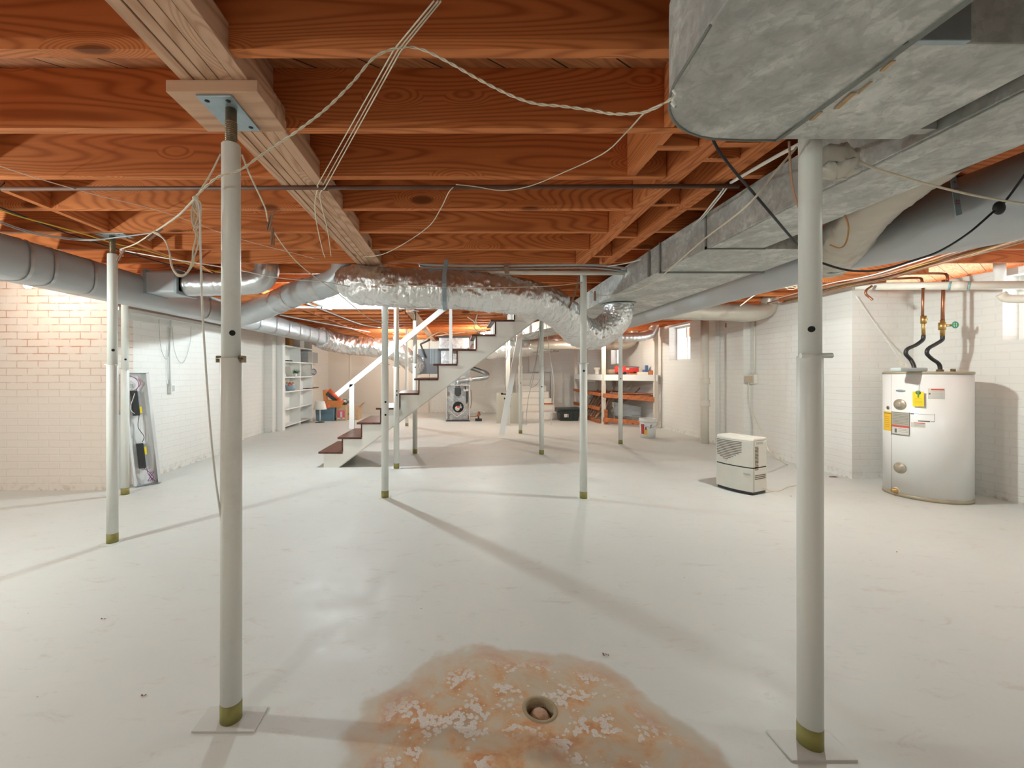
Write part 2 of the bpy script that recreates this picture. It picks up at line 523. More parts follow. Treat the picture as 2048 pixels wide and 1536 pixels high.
# floor with the round drain mouth
mb = MB()
hs = .16; n = 32
ring = []
for k in range(n):
    a = 2*math.pi*k/n
    dx, dy = math.cos(a), math.sin(a)
    m_ = max(abs(dx), abs(dy))
    ring.append(((DRX+dx*.049, DRY+dy*.049), (DRX+dx*.062, DRY+dy*.062), (DRX+dx/m_*hs, DRY+dy/m_*hs)))
vs = []
for a, b_, c_ in ring: vs += [(a[0], a[1], -.004), (b_[0], b_[1], 0), (c_[0], c_[1], 0)]
fs = []
for k in range(n):
    i = 3*k; j = 3*((k+1) % n)
    fs += [(i, i+1, j+1, j), (i+1, i+2, j+2, j+1)]
vs2 = vs + [(p[0][0], p[0][1], -.055) for p in ring]
for k in range(n):
    i = 3*k; j = 3*((k+1) % n)
    fs.append((i, j, 3*n+(k+1) % n, 3*n+k))
mb.add(vs2, fs)
x0, x1, y0, y1 = DRX-hs, DRX+hs, DRY-hs, DRY+hs
for (a, b_, c_, d_) in ((XL, x0, YB, YF), (x1, XR, YB, YF), (x0, x1, YB, y0), (x0, x1, y1, YF)):
    mb.add([(a, c_, 0), (b_, c_, 0), (b_, d_, 0), (a, d_, 0)], [(0, 1, 2, 3)])
mb.add([(XL, YB, -.2), (XR, YB, -.2), (XR, YF, -.2), (XL, YF, -.2)], [(3, 2, 1, 0)])
fl = struct(mb, 'floor', floor_m)

dr = thing('floor_drain', 'round floor drain hole with a rusty dome in the stained patch of floor', 'floor drain', (DRX, DRY, -.05))
rustdome = plain('rusty stone dome', (.52, .33, .22), .8, 0, .3, 30, bmp=.5)
mb = MB(); mb.lathe((DRX, DRY, -.052), [(0, .046), (.014, .045), (.026, .038), (.035, .024), (.038, 0), (0, -.001)], 28)
mb.build('dome', rustdome, dr)
mb = MB(); mb.lathe((DRX, DRY, -.054), [(0, .001), (.047, .001), (.047, .0), (0, .0)], 28)
mb.build('drain_bottom', plain('dark drain', (.03, .02, .015), .7), dr)
mb = MB(); mb.lathe((DRX, DRY, 0), [(.049, -.03), (.0485, .0005), (.052, .0022), (.058, .0018), (.062, .0003)], 36)
mb.build('rim', plain('drain rim', (.36, .29, .18), .8, 0, .3, 25), dr)

# ceiling deck of diagonal boards, open above the stairs
def rect_hole(mb, x0, x1, y0, y1, hx0, hx1, hy0, hy1, z0, z1):
    for (a, b_, c_, d_) in ((x0, x1, y0, hy0), (x0, x1, hy1, y1), (x0, hx0, hy0, hy1), (hx1, x1, hy0, hy1)):
        mb.box(a, b_, c_, d_, z0, z1)
def deckmat():
    m, nt, b = newmat('diagonal deck boards')
    p = posvec(nt)
    mp = nt.nodes.new('ShaderNodeMapping'); mp.inputs['Rotation'].default_value = (0, 0, R(55)); lk(nt, p, mp.inputs[0])
    v = mp.outputs[0]
    sep = nt.nodes.new('ShaderNodeSeparateXYZ'); lk(nt, v, sep.inputs[0])
    u = math_(nt, 'DIVIDE', sep.outputs['X'], .14)
    fr = math_(nt, 'FRACT', u); idx = math_(nt, 'FLOOR', u)
    gap = math_(nt, 'LESS_THAN', fr, .04)
    wn = nt.nodes.new('ShaderNodeTexWhiteNoise'); wn.noise_dimensions = '1D'; lk(nt, idx, wn.inputs['W'])
    n1 = noise_(nt, scalev(nt, v, (6, .7, 1)), 1.5, 2)
    ln = math_(nt, 'MULTIPLY_ADD', math_(nt, 'SINE', math_(nt, 'MULTIPLY', n1, 80)), .5, .5)
    c = mix(nt, wn.outputs['Value'], (.46, .17, .06), (.60, .28, .12))
    c = mix(nt, math_(nt, 'MULTIPLY', ln, .5), c, (.25, .08, .025))
    c = mix(nt, gap, c, (.03, .015, .01))
    lk(nt, c, b.inputs['Base Color']); b.inputs['Roughness'].default_value = .75
    bump(nt, b, math_(nt, 'SUBTRACT', ln, math_(nt, 'MULTIPLY', gap, 4.0)), .2, .004)
    return m
OX0, OX1, OY0, OY1 = -1.95, 1.30, 5.30, 6.12
mb = MB(); rect_hole(mb, XL, XR, YB, YF+.2, OX0, OX1, OY0, OY1, DK, DK+.03)
struct(mb, 'ceiling', deckmat())

# walls
WL = -3.45; WL2 = -3.82; WRF = 4.25; WRN = 5.0; WT = 2.124
def wallx(mb, xi, xo, y0, y1, z1, holes=()):
    """wall in the YZ plane from xi (inner face) to xo, with rectangular openings (ya, yb, za, zb)"""
    a, b_ = min(xi, xo), max(xi, xo); y = y0
    for (ya, yb, za, zb) in sorted(holes):
        if ya > y: mb.box(a, b_, y, ya, 0, z1)
        mb.box(a, b_, ya, yb, 0, za)
        if zb < z1: mb.box(a, b_, ya, yb, zb, z1)
        y = yb
    mb.box(a, b_, y, y1, 0, z1)
mb = MB(); mb.box(XL, WL, 4.25, 4.50, 0, WT); struct(mb, 'wall_left_return', brick_stained)
mb = MB(); mb.box(WL-.35, WL, 4.5, 6.62, 0, 1.80); mb.box(WL-.35, WL-.05, 4.5, 6.62, 1.80, WT); struct(mb, 'wall_left', brick_x)
mb = MB(); mb.box(WL2-.25, WL2, 6.62, YF, 0, WT); mb.box(WL2, WL2+.16, 8.32, 8.50, 0, WT); mb.box(WL2, WL2+.05, 7.25, 7.45, 0, WT)
struct(mb, 'wall_left_far', brick_x)
mb = MB(); mb.box(XL-.2, XL, YB, 4.5, 0, WT); struct(mb, 'wall_left_near', brick_x)
mb = MB(); mb.box(XL, XR, YB-.2, YB, 0, DK); struct(mb, 'wall_behind', brick_y)
W1 = (3.15, 3.93, 1.46, 2.06); W2 = (7.88, 8.67, 1.40, 2.08); W3 = (11.25, 12.0, 1.38, 2.02)
mb = MB(); wallx(mb, WRN, WRN+.28, YB, 4.70, WT, [W1]); struct(mb, 'wall_right_near', brick_x)
mb = MB(); mb.box(4.32, WRN+.28, 4.70, 4.95, 0, WT); struct(mb, 'wall_right_return', brick_y)
mb = MB(); wallx(mb, 4.32, 4.60, 4.95, 7.1, WT); wallx(mb, WRF, 4.60, 7.1, YF, WT, [W2, W3])
mb.box(4.22, 4.32, 6.35, 6.75, 0, WT)
struct(mb, 'wall_right', brick_x)
mb = MB(); mb.box(WL2-.25, 4.6, YF, YF+.2, 0, WT); struct(mb, 'wall_back', brick_y)
mb = MB(); mb.box(WL2, -.9, YF-.03, YF-.001, 0, WT)
mb.box(-3.2, -3.16, YF-.05, YF-.03, 0, WT)
struct(mb, 'trim_2', plaster)
# ledge along the top of the left brick wall, band boards round the joist ends
mb = MB(); mb.box(WL-.05, WL+.035, 4.27, 6.66, 1.80, 1.835); mb.box(WL-.05, WL+.012, 4.27, 6.64, 1.72, 1.80)
struct(mb, 'trim_1', whitepaint)
mb = MB()
mb.box(XL-.2, XR, YF+.16, YF+.2, WT, DK); mb.box(XL-.2, XL-.16, YB, YF, WT, DK); mb.box(XR-.04, XR, YB, YF, WT, DK)
mb.box(XL-.2, XR, YB-.2, YB-.16, DK-.001, DK)
struct(mb, 'trim_3', wood_x)
# far pilaster, chimney mass and the pale door panel over the bulkhead steps
mb = MB(); mb.box(2.62, 2.95, YF-.12, YF, 0, WT); struct(mb, 'trim_4', brick_y)
mb = MB(); mb.box(-4.2, WL2-.25, 4.5, YF, 0, WT); struct(mb, 'wall_left_backing', brick_x)

# windows
def window(i, x, w, tone):
    ya, yb, za, zb = w
    xg = x+.17
    rt = bpy.data.objects.new('window_%d' % i, None); COL.objects.link(rt); rt.location = (xg, (ya+yb)/2, za)
    rt['kind'] = 'structure'; OFF[rt.name] = Vector(rt.location)
    mb = MB(); t = .035
    mb.box(xg-.02, xg+.02, ya, ya+t, za, zb); mb.box(xg-.02, xg+.02, yb-t, yb, za, zb)
    mb.box(xg-.02, xg+.02, ya+t, yb-t, za, za+t); mb.box(xg-.02, xg+.02, ya+t, yb-t, zb-t, zb)
    ym = (ya+yb)/2
    mb.box(xg-.018, xg+.018, ym-.012, ym+.012, za+t, zb-t)
    mb.build('window_frame', whitepaint, rt)
    mb = MB(); mb.box(xg-.003, xg+.003, ya+t, yb-t, za+t, zb-t); mb.build('window_pane', glass, rt)
    mb = MB(); mb.box(x-.005, xg-.02, ya+.002, yb-.002, za-.001, za+.012); mb.build('window_sill', whitepaint, rt)
window(1, WRN, W1, 0); window(2, WRF, W2, 0); window(3, WRF, W3, 0)

# stairwell lined with white boards above the opening
mb = MB()
mb.box(OX0-.02, OX1, OY1-.02, OY1+.006, JB-.045, 4.2)
mb.box(OX0-.02, OX1, OY0-.02, OY0+.005, DK+.03, 4.2)
mb.box(OX0-.04, OX0, OY0-.02, OY1+.02, JB-.01, 4.2); mb.box(OX1, OX1+.04, OY0-.02, OY1+.02, DK, 4.2)
mb.box(OX0-.04, OX1+.04, OY0-.02, OY1+.02, 4.2, 4.24)
mb.box(OX0-.9, OX0-.04, OY1-.02, OY1+.0, JB-.035, JB-.005)
struct(mb, 'trim_5', paint('dull white boards', (.60, .60, .57), .6, .2))

# ---------------------------------------------------------------- framing
def ordn(n): return {1:'1st',2:'2nd',3:'3rd'}.get(n, '%dth' % n)
def joist(x0, x1, y, label, group, th=.038):
    mb = MB(); mb.box(x0, x1, y, y+th, JB, DK-.0005)
    o = mb.build('ceiling_joist', wood_x, bevel=.0015)
    return tag(o, label, 'joist', group)
JY = [1.249+.4065*n for n in range(28)]
for n, y in enumerate(JY):
    xl = -6.1 if y < 4.4 else (-3.45 if y < 6.6 else -3.8)
    yy = y
    joist(xl if y < 4.4 else xl-.25, -.895, y, 'brown ceiling joist on the left of the girder, %s from the camera' % ordn(n+1), 'joists left of the girder')
for n, y in enumerate(JY):
    if n in (10, 11):
        continue
    if n < 2:
        joist(-.7245, 3.0, y, 'long brown ceiling joist running right from the girder, %s from the camera' % ordn(n+1), 'joists right of the girder')
        joist(3.002, 5.2, y+.04, 'brown joist near the right wall above the round duct, %s from the camera' % ordn(n+1), 'joists along the right wall')
    elif n < 7:
        joist(-.7245, .998, y, 'brown ceiling joist between girder and doubled header, %s from the camera' % ordn(n+1), 'joists right of the girder')
        joist(1.325, 5.2 if y < 4.9 else 4.5, y-.01, 'brown ceiling joist right of the doubled headers, %s from the camera' % ordn(n+1), 'joists along the right wall')
    else:
        joist(-.7245, 4.5, y, 'brown ceiling joist beyond the girder end over the staircase side, %s from the camera' % ordn(n+1), 'joists right of the girder')
for m in (-3, -2, -1):  # unseen joists added to keep rear bulb light off the first joist's face
    joist(-6.1, 5.0, 1.249+.4065*m, 'unseen long brown ceiling joist added behind the camera as a light block, %s back' % ordn(-m), 'joists behind the camera')
for n in (10, 11):
    y = JY[n]
    joist(OX1+.045, 4.5, y, 'brown ceiling joist ending at the stair opening, %s of two' % ('near' if n == 10 else 'far'), 'joists right of the girder')
# the same two left of the opening were laid full length: trim them to the stairwell
for o in list(COL.objects):
    if o.name.startswith('ceiling_joist') and 'left of' in o.get('label', '') or 'on the left' in o.get('label', ''):
        if abs(o.location.y-(JY[10]+.019)) < .03 or abs(o.location.y-(JY[11]+.019)) < .03:
            lim = OX0-.045-o.location.x
            for v in o.data.vertices:
                if v.co.x > lim: v.co.x = lim
            o.location.x += 0
for k, y in enumerate((1.885, 2.40, 2.98, 3.48)):
    joist(1.092, 1.238, y, 'short brown joist between the two doubled headers, %s from the camera' % ordn(k+1), 'short joists between the headers')
joist(.83, .998, 1.785, 'short brown joist between the wall of blocking and the left header', 'short joists between the headers')
joist(1.092, 1.238, 1.76, 'shortest brown joist tucked between headers beside the rounded duct', 'short joists between the headers')

# girder: four plies, a ledger and the cap plank
gd = thing('girder', 'pale built-up wood girder running away from the camera over the left column', 'girder', (-.80, 2.5, JB-.012))
GZ = JB-.012
for (a, b_) in ((-.853+.006, -.812), (-.808, -.771), (-.768, -.7255)):
    mb = MB(); mb.box(a, b_, -1.2, 3.96, GZ, DK-.001); mb.build('ply', girder_y, gd, bevel=.002)
mb = MB(); mb.box(-.7245, -.678, -1.2, 3.96, GZ, GZ+.089); mb.build('ledger', girder_y, gd, bevel=.002)
mb = MB(); mb.box(-.893, -.8535, -1.2, 3.96, GZ, DK-.001); mb.build('ply', girder_y, gd, bevel=.002)
mb = MB(); mb.box(-.94, -.647, 1.362, 1.59, GZ-.0385, GZ-.0005)
tag(mb.build('cap_plank', girder_x, bevel=.002), 'pale wood cap plank between the girder and the steel plate', 'plank')
# the girder and the posts go on beyond the stairs
g2 = thing('girder', 'dim far girder beyond the stair opening', 'girder', (-.72, 9, GZ))
for k in range(3):
    mb = MB(); mb.box(-.80+.04*k, -.762+.04*k, 6.3, 12.3, GZ-.05, JB-.001); mb.build('ply', girder_y, g2)
# doubled headers
for (a, b_, lab) in ((1.0, 1.09, 'left doubled header beam of red-brown wood beyond the rounded duct'), (1.24, 1.322, 'right doubled header beam of red-brown wood beside the galvanized trunk')):
    hd = thing('header_beam', lab, 'header', (a, 2.7, JB))
    w2 = (b_-a)/2
    for k in range(2):
        mb = MB(); mb.box(a+w2*k+.001, a+w2*(k+1)-.001, 1.70, 3.80, JB-.004, DK-.001); mb.build('ply', wood_y, hd, bevel=.002)
# blocking
mb = MB(); mb.box(.79, .828, JY[0]+.039, JY[1]-.001, JB+.002, DK-.001); tag(mb.build('blocking', wood_y, bevel=.002), 'pale block between joists beside the rounded duct, the nearer of two', 'block', 'blocks between joists')
mb = MB(); mb.box(.808, .848, JY[1]+.039, JY[2]-.001, JB+.002, DK-.001); tag(mb.build('blocking', wood_y, bevel=.002), 'pale block with a knot between joists left of the headers, the farther of two', 'block', 'blocks between joists')
for n in range(1, 26):
    mb = MB(); mb.box(-2.405, -2.367, JY[n]+.0385, JY[n+1]-.0005, JB+.001, DK-.001)
    tag(mb.build('blocking', wood_y, bevel=.0015), 'brown block between joists in the row over the left column, %s from the camera' % ordn(n), 'blocks in the row on the left')

# ---------------------------------------------------------------- bulbs
def bulb(loc, s, col, label):
    x, y, z = loc
    rt = thing('light_bulb', label, 'light bulb', (x, y, z+.12))
    mb = MB(); mb.lathe((x, y, z), [(0, -.032), (.014, -.030), (.026, -.018), (.031, 0), (.027, .018), (.016, .036), (.013, .05)], 14)
    mb.build('glass_bulb', emis('glowing bulb', col, s), rt)
    mb = MB(); mb.lathe((x, y, z), [(.0, .045), (.016, .046), (.021, .052), (.021, .085), (.05, .092), (.05, .105), (0, .105)], 16)
    mb.build('socket', whiteplastic, rt)
    under = any(yy-.004 < y < yy+.042 for yy in JY)
    if True:
        mb = MB(); mb.cyl((x, y, z+.104), (x, y, (JB if under else DK)-.0005), .004, n=6); mb.build('cord', cordwhite, rt)
for b_ in BULBS: bulb(*b_)

# ---------------------------------------------------------------- steel columns
def column(x, y, ztop, label, zpin=1.22, near=False, base=None, top=None, r0=.030, r1=.034, hole=None, plate_rot=0, pinkind=0, screw=.14):
    rt = thing('support_column', label, 'column', (x, y, 0), 'steel support columns')
    mb = MB()
    zt = ztop-(screw if top else .006)
    mb.lathe((x, y, 0), [(0, zpin-.02), (r0, zpin-.02), (r0, zt-.003), (r0-.002, zt), (0, zt)], 32); mb.build('upper_tube', polepaint, rt)
    mb = MB(); mb.lathe((x, y, 0), [(0, .068), (r1, .068), (r1, zpin-.003), (r1-.002, zpin), (r0-.001, zpin)], 32); mb.build('lower_tube', polepaint, rt)
    mb = MB(); pr = [(0, .005), (r1+.0005, .005), (r1+.0005, .066), (0, .067)]
    mb.lathe((x, y, 0), pr, 32); tag(mb.build('base_band', olive, rt), 'bare olive-green foot band')
    if top:
        mb = MB(); mb.cyl((x, y, zt-.01), (x, y, ztop-.006), .018, n=20)
        k = zt
        while k < ztop-.05: mb.lathe((x, y, k), [(.018, 0), (.0195, .002), (.018, .004)], 20); k += .006
        mb.build('screw', ruststeel, rt)
        px, py, w, d = top
        mb = MB(); mb.cbox((px, py, ztop-.003), (w, d, .006), rz=plate_rot)
        tp = mb.build('top_plate', platesteel, rt, bevel=.001)
        mb = MB()
        for sx in (-.3, .3):
            for sy in (-.38, .38):
                cx_, cy_ = sx*w, sy*d
                mb.lathe((px+cx_*math.cos(plate_rot)-cy_*math.sin(plate_rot), py+cx_*math.sin(plate_rot)+cy_*math.cos(plate_rot), ztop-.0068), [(0, 0), (.008, 0), (.008, .0012), (0, .0012)], 12)
        mb.build('plate_holes', darkhole, tp)
    if base:
        bx, by, w, d, rz = base
        mb = MB(); mb.cbox((bx, by, .003), (w, d, .006), rz=rz); mb.build('base_plate', paint('painted base plate', (.6, .6, .57), .5, .5), rt, bevel=.001)
    else:
        mb = MB(); mb.cbox((x, y, .002), (.10, .10, .004)); mb.build('base_plate', polepaint, rt)
    # pin through the sleeve
    if pinkind == 1:
        mb = MB()
        for s_ in (-1, 1):
            mb.cbox((x+s_*(r1+.005), y, zpin), (.012, .02, .012)); mb.cbox((x+s_*(r1+.009), y, zpin-.006), (.006, .022, .022))
        mb.cyl((x-r1-.01, y-.012, zpin-.004), (x+r1+.01, y-.012, zpin-.004), .0035, n=8)
        mb.build('pin', ruststeel, rt)
    elif pinkind == 2:
        mb = MB(); mb.cyl((x-r1-.008, y-.015, zpin-.001), (x+r1+.010, y-.030, zpin-.001), .008, n=16); mb.build('pin', polepaint, rt)
    else:
        mb = MB(); mb.cyl((x-r1-.012, y-.01, zpin), (x+r1+.012, y-.01, zpin), .005, n=8); mb.build('pin', polepaint, rt)
    if hole:
        mb = MB()
        for hz in hole:
            a = math.atan2(-y, -x) + .12
            rr = (r0 if hz > zpin else r1)
            d = Vector((math.cos(a), math.sin(a), 0))
            c0 = Vector((x, y, hz))
            mb.cyl(c0+d*(rr-.006), c0+d*(rr+.0008), .0095, n=16)
        mb.build('hole', darkhole, rt)
    return rt
CB = GZ-.0385
column(-.776, 1.446, CB-.0005, 'thick painted steel column nearest the camera on the left, under the girder', 1.229, base=(-.776, 1.446, .205, .105, 0), top=(-.795, 1.475, .115, .20), hole=[1.31], pinkind=1, screw=.125)
column(1.107, 1.349, JB-.002, 'thick painted steel column nearest the camera on the right, under the rounded duct', 1.232, base=(1.104, 1.345, .20, .11, 0), hole=[1.313], pinkind=2)
column(-2.404, 2.95, JB-.0005, 'left steel column with olive foot, in front of the stained brick wall', 1.23, top=(-2.39, 2.95, .20, .10), hole=[1.33], screw=.13)
column(-3.22, 4.10, JB-.0005, 'steel column half hidden behind the left column at the wall corner', 1.20, top=(-3.22, 4.10, .14, .1), hole=[1.30])
column(-.705, 4.01, JB-.002, 'steel column just right of the staircase foot, under the end of the girder', 1.25, hole=[.90, .78])
column(-.776, 5.21, JB-.002, 'steel column close behind the one at the girder end, beside the stringer', 1.24, hole=[.95, .9])
column(-.651, 6.17, GZ-.052, 'farther steel column behind the stair treads with olive foot', 1.30, top=(-.651, 6.17, .1, .1), hole=[1.25])
column(1.152, 3.98, JB-.002, 'steel column in front of the foil duct bend, right of the staircase', 1.26, hole=[1.19], top=(1.152, 3.98, .09, .09), screw=.03)
column(1.166, 6.10, JB-.002, 'steel column behind the foil duct, hung with loose wires', 1.26, hole=[.97], top=(1.166, 6.10, .12, .12), screw=.06)
column(1.160, 8.18, JB-.002, 'far steel column beside the leaning plank', 1.30, hole=[.97], top=(1.160, 8.18, .14, .14), screw=.1)
column(2.63, 6.99, JB-.002, 'far steel column right of the foil bend, in front of the shelving', 1.25, hole=[1.07])
column(-1.16, 9.3, JB-.002, 'farthest steel column between the far bulbs and the furnace', 1.3)
# ---------------------------------------------------------------- staircase
SY0, SY1 = 5.27, 6.08
RISE, RUN, SX = .1812, .2362, (646-CX)*5.27/F       # SX: face of the first riser
st = thing('staircase', 'open white staircase with dark brown treads rising to the right', 'staircase', (SX, SY0, 0))
NS = 12
for k in range(NS):
    mb = MB(); x = SX+RUN*k; z = RISE*(k+1)+.014
    mb.box(x-.055, x+RUN+.004, SY0-.012, SY1+.01, z-.024, z)
    mb.build('tread', treadmat, st, bevel=.004)
riserm = paint('riser paint', (.76, .74, .68), .55, .2)
for k in range(NS):
    mb = MB(); x = SX+RUN*k; z = RISE*k+.014
    mb.box(x, x+.016, SY0+.032, SY1-.032, max(z, .001), z+RISE-.024)
    mb.build('riser', riserm, st)
for (ya, yb) in ((SY0, SY0+.03), (SY1-.03, SY1)):
    poly = [(SX+.008, .001)]
    for k in range(NS):
        poly += [(SX+.008+RUN*k, RISE*(k+1)-.0105), (SX+.008+RUN*(k+1), RISE*(k+1)-.0105)]
    ex = SX+.008+RUN*NS
    poly += [(ex, RISE*NS-.20), (SX+.20, .001)]
    mb = MB(); mb.prism(poly, 'y', ya, yb)
    mb.build('stringer', stairpaint, st)
    mb = MB()
    a = Vector((SX+.20, (ya+yb)/2, .006)); b_ = Vector((ex, (ya+yb)/2, RISE*NS-.195))
    mb.beam(a, b_, .034, .012); mb.build('stringer_edge', paint('grey stringer edge', (.55, .54, .48), .6, .3), st)
# brown riser ends show as thin dark strips on the near side
mb = MB()
for k in range(1, NS):
    x = SX+RUN*k; z = RISE*k+.014
    mb.box(x-.004, x+.012, SY0-.002, SY0+.0, z, z+RISE-.024)
mb.build('riser_edge', treadmat, st)
HY = 6.04
def hp(px, py): return P(px, py, HY)
rl = thing('handrail', 'white wooden handrail with posts on the far side of the staircase', 'handrail', (-1.7, HY, .38))
mb = MB(); mb.beam(hp(674, 790), hp(889, 616), .04, .075); mb.build('rail', whitepaint, rl, bevel=.004)
a = hp(704, 858); mb = MB(); mb.box(a.x-.035, a.x+.035, HY-.02, HY+.02, RISE*2+.0145, hp(704, 768).z); mb.build('post', whitepaint, rl, bevel=.003)
a = hp(901.5, 699); mb = MB(); mb.box(a.x-.022, a.x+.022, HY-.02, HY+.02, RISE*7+.0145, JB-.05); mb.build('post', whitepaint, rl, bevel=.003)

# ---------------------------------------------------------------- ducts
def crinkle(amp, fl, fa, seed):
    def w(L, a):
        v = noise.noise(Vector((L*fl, math.cos(a)*fa, math.sin(a)*fa+seed)))
        v2 = noise.noise(Vector((L*fl*3.1, math.cos(a)*fa*2.2+5, math.sin(a)*fa*2.2+seed)))
        v3 = 1-abs(noise.noise(Vector((L*fl*1.7+9, math.cos(a)*fa*1.3, math.sin(a)*fa*1.3+seed*2))))*2
        v4 = 1-abs(noise.noise(Vector((L*fl*3.3+3, math.cos(a)*fa*.8+1, math.sin(a)*fa*.8+seed))))*2.4
        return 1+amp*(v*.8+v2*.5+v3*.35+v4*.38)
    return w
# big foil flex duct, from the ceiling by the girder end to the trunk at the right
ff = thing('foil_flex_duct', 'big crinkled foil flexible duct sagging across the middle of the room', 'duct', (0, 3.9, 1.75))
path = [(-1.04, 3.86, 2.02), (-.95, 3.80, 1.98), (-.80, 3.76, 1.945), (-.45, 3.76, 1.915), (0, 3.79, 1.905), (.45, 3.90, 1.88), (.82, 4.10, 1.84), (1.08, 4.34, 1.74), (1.25, 4.50, 1.62), (1.45, 4.58, 1.585), (1.62, 4.60, 1.68), (1.70, 4.60, 1.80), (1.71, 4.60, 1.908)]
pp = resample(smooth(path, 8), 420)
rr = []
for i in range(420):
    t = i/419
    r = .165 if t < .75 else .165-.02*(t-.75)/.25
    if t < .05: r = .12+.045*t/.05
    rr.append(r)
mb = MB(); mb.tube(pp, rr, 110, True, crinkle(.085, 9, 2.4, 3.0)); mb.build('sleeve', foilmat, ff)
mb = MB(); mb.lathe((1.71, 4.60, 1.900), [(.155, 0), (.175, 0), (.175, .008), (.155, .008)], 40); mb.build('collar', galvmat, ff)
def ringband(mb, c, ax, r, w, t=.003, n=40):
    mb.lathe(c, [(r, -w/2), (r+t, -w/2), (r+t, w/2), (r, w/2)], n, ax)
mb = MB(); a = pp[112]; ringband(mb, a, pp[114]-pp[110], .168, .03, .012); mb.build('wire_tie', darkhole, ff) if False else None
# hanging straps
def strap(pts, w, mat, label, group='duct hanger straps'):
    mb = MB(); n = len(pts); vs = []; pts = [Vector(p) for p in pts]
    for i, p in enumerate(pts):
        for dx in (-w/2, w/2):
            vs.append(p+Vector((dx, -.0012, 0))); vs.append(p+Vector((dx, .0012, 0)))
    fs = []
    for i in range(n-1):
        b_ = 4*i; fs += [(b_, b_+4, b_+6, b_+2), (b_+1, b_+3, b_+7, b_+5), (b_, b_+1, b_+5, b_+4), (b_+2, b_+6, b_+7, b_+3)]
    fs += [(0, 2, 3, 1), (4*n-4, 4*n-3, 4*n-1, 4*n-2)]
    mb.add(vs, fs)
    return tag(mb.build('hanger_strap', mat), label, 'strap', group)
X = P(889, 560, 3.6).x
strap([(X+.02, JY[5]+.6-.05, JB+.06), (X+.02, 3.585, JB-.0), (X, 3.572, 2.0), (X, 3.560, 1.92), (X, 3.570, 1.83), (X, 3.60, 1.77), (X, 3.66, 1.735), (X, 3.76, 1.722)], .036, platesteel, 'grey metal strap in front of the big foil duct, nearest the camera')
X = P(1010, 560, 3.8).x
strap([(X, 3.70, JB+.02), (X, 3.70, 2.09), (X+.01, 3.73, 2.04)], .04, cordbrown, 'brown strap tab above the middle of the big foil duct')
X = P(1150, 560, 4.0).x
strap([(X+.05, 4.02, JB+.02), (X+.03, 4.01, 2.0), (X+.0, 4.03, 1.9), (X-.05, 4.08, 1.76)], .02, cordbrown, 'dark curved strap over the foil duct left of the column')

# galvanized trunk: three runs
def slab(name, poly, z0, z1, mat, parent, bevel=.003):
    mb = MB(); mb.prism(poly, 'z', z0, z1); return mb.build(name, mat, parent, bevel=bevel)
M0, M1 = 1.914, 2.124-.003
ribm = plain('rib metal', (.24, .25, .23), .55, .3)
tr = thing('trunk_duct', 'long galvanized trunk duct running from the camera to the far end right of the columns', 'duct', (1.7, 4, M0))
slab('duct_section', [(1.462, -.6), (1.852, -.6), (1.80, 2.53), (1.462, 2.53)], M0, M1, galvmat, tr)
slab('duct_section', [(1.462, 2.532), (1.80, 2.532), (2.13, 2.535), (2.17, 2.62), (2.20, 3.10), (1.462, 3.10)], M0-.004, M1, galvmat, tr)
slab('duct_section', [(1.464, 3.112), (2.20, 3.112), (2.25, 5.6), (2.20, 7.0), (1.53, 7.0)], M0+.004, M1, galvmat, tr)
slab('duct_section', [(1.53, 7.002), (2.20, 7.002), (1.60, 9.9), (.55, 10.4), (.45, 9.8), (1.2, 8.6)], M0+.004, M1-.03, galvmat, tr)
mb = MB(); mb.box(1.452, 2.212, 3.098, 3.114, M0-.016, M0+.012); mb.box(1.450, 1.4615, 3.098, 3.114, M0-.016, M1); mb.build('seam_rib', ribm, tr, bevel=.002)
mb = MB(); mb.box(1.455, 1.81, 2.524, 2.538, M0-.007, M0+.01); mb.box(1.455, 1.4615, 2.524, 2.538, M0-.007, M1); mb.build('seam_rib', ribm, tr)
mb = MB(); mb.box(1.450, 1.4615, 3.28, 3.30, M0, M1-.01); mb.build('seam_rib', ribm, tr)
mb = MB(); mb.prism([(1.47, M0-.001), (1.47, M0-.006), (1.56, M0-.006), (1.56, M0-.001)], 'y', -.5, 2.5); mb.build('stiffener', galvmat, tr)
# rounded elbow duct overhead at the right
H0 = EYE+.70
darkseam = plain('dull seam metal', (.22, .23, .21), .6, .3)
el = thing('elbow_duct', 'large galvanized duct with a rounded corner close overhead at the top right', 'duct', (.95, .9, H0))
poly = [(.505, -.6), (.505, .86), (.516, .98)]
for k in range(1, 9):
    a = math.pi - (math.pi/2)*k/9
    poly.append((.516+.30+.30*math.cos(a), .985+.30*math.sin(a)))
poly += [(.86, 1.288), (.955, 1.288), (.955, .62), (.955, -.6)]
slab('duct_body', poly, H0, DK-.24, galvmat, el, .004)
slab('duct_body', [(.957, .913), (1.30, .913), (1.332, .93), (1.332, 1.288), (.957, 1.288)], H0+.002, DK-.24, galvmat, el, .004)
mb = MB(); mb.beam((.956, -.5, H0-.002), (.956, 1.288, H0-.002), .012, .006); mb.build('seam', darkseam, el)
mb = MB(); mb.box(.945, 1.08, .900, .915, H0+.0, H0+.16); mb.build('seam', platesteel, el, bevel=.002)
papery = plain('torn brown paper tape', (.55, .36, .20), .8, 0, .3, 30)
for (px, py, l, w, a) in ((1632, 232, .035, .014, .5), (1690, 202, .06, .018, .65), (1775, 132, .03, .012, .6), (1730, 175, .04, .006, .63)):
    c = PH(px, py, .70-.002); mb = MB(); mb.cbox((c.x, c.y, c.z), (w*.7, l*1.1, .003), rz=-a*.3); mb.build('torn_tape', papery, el)
rimp = [Vector((x, y, H0-.001)) for x, y in poly[1:-2]]
mb = MB(); mb.tube(rimp, .0035, 6); mb.build('edge_bead', darkseam, el)
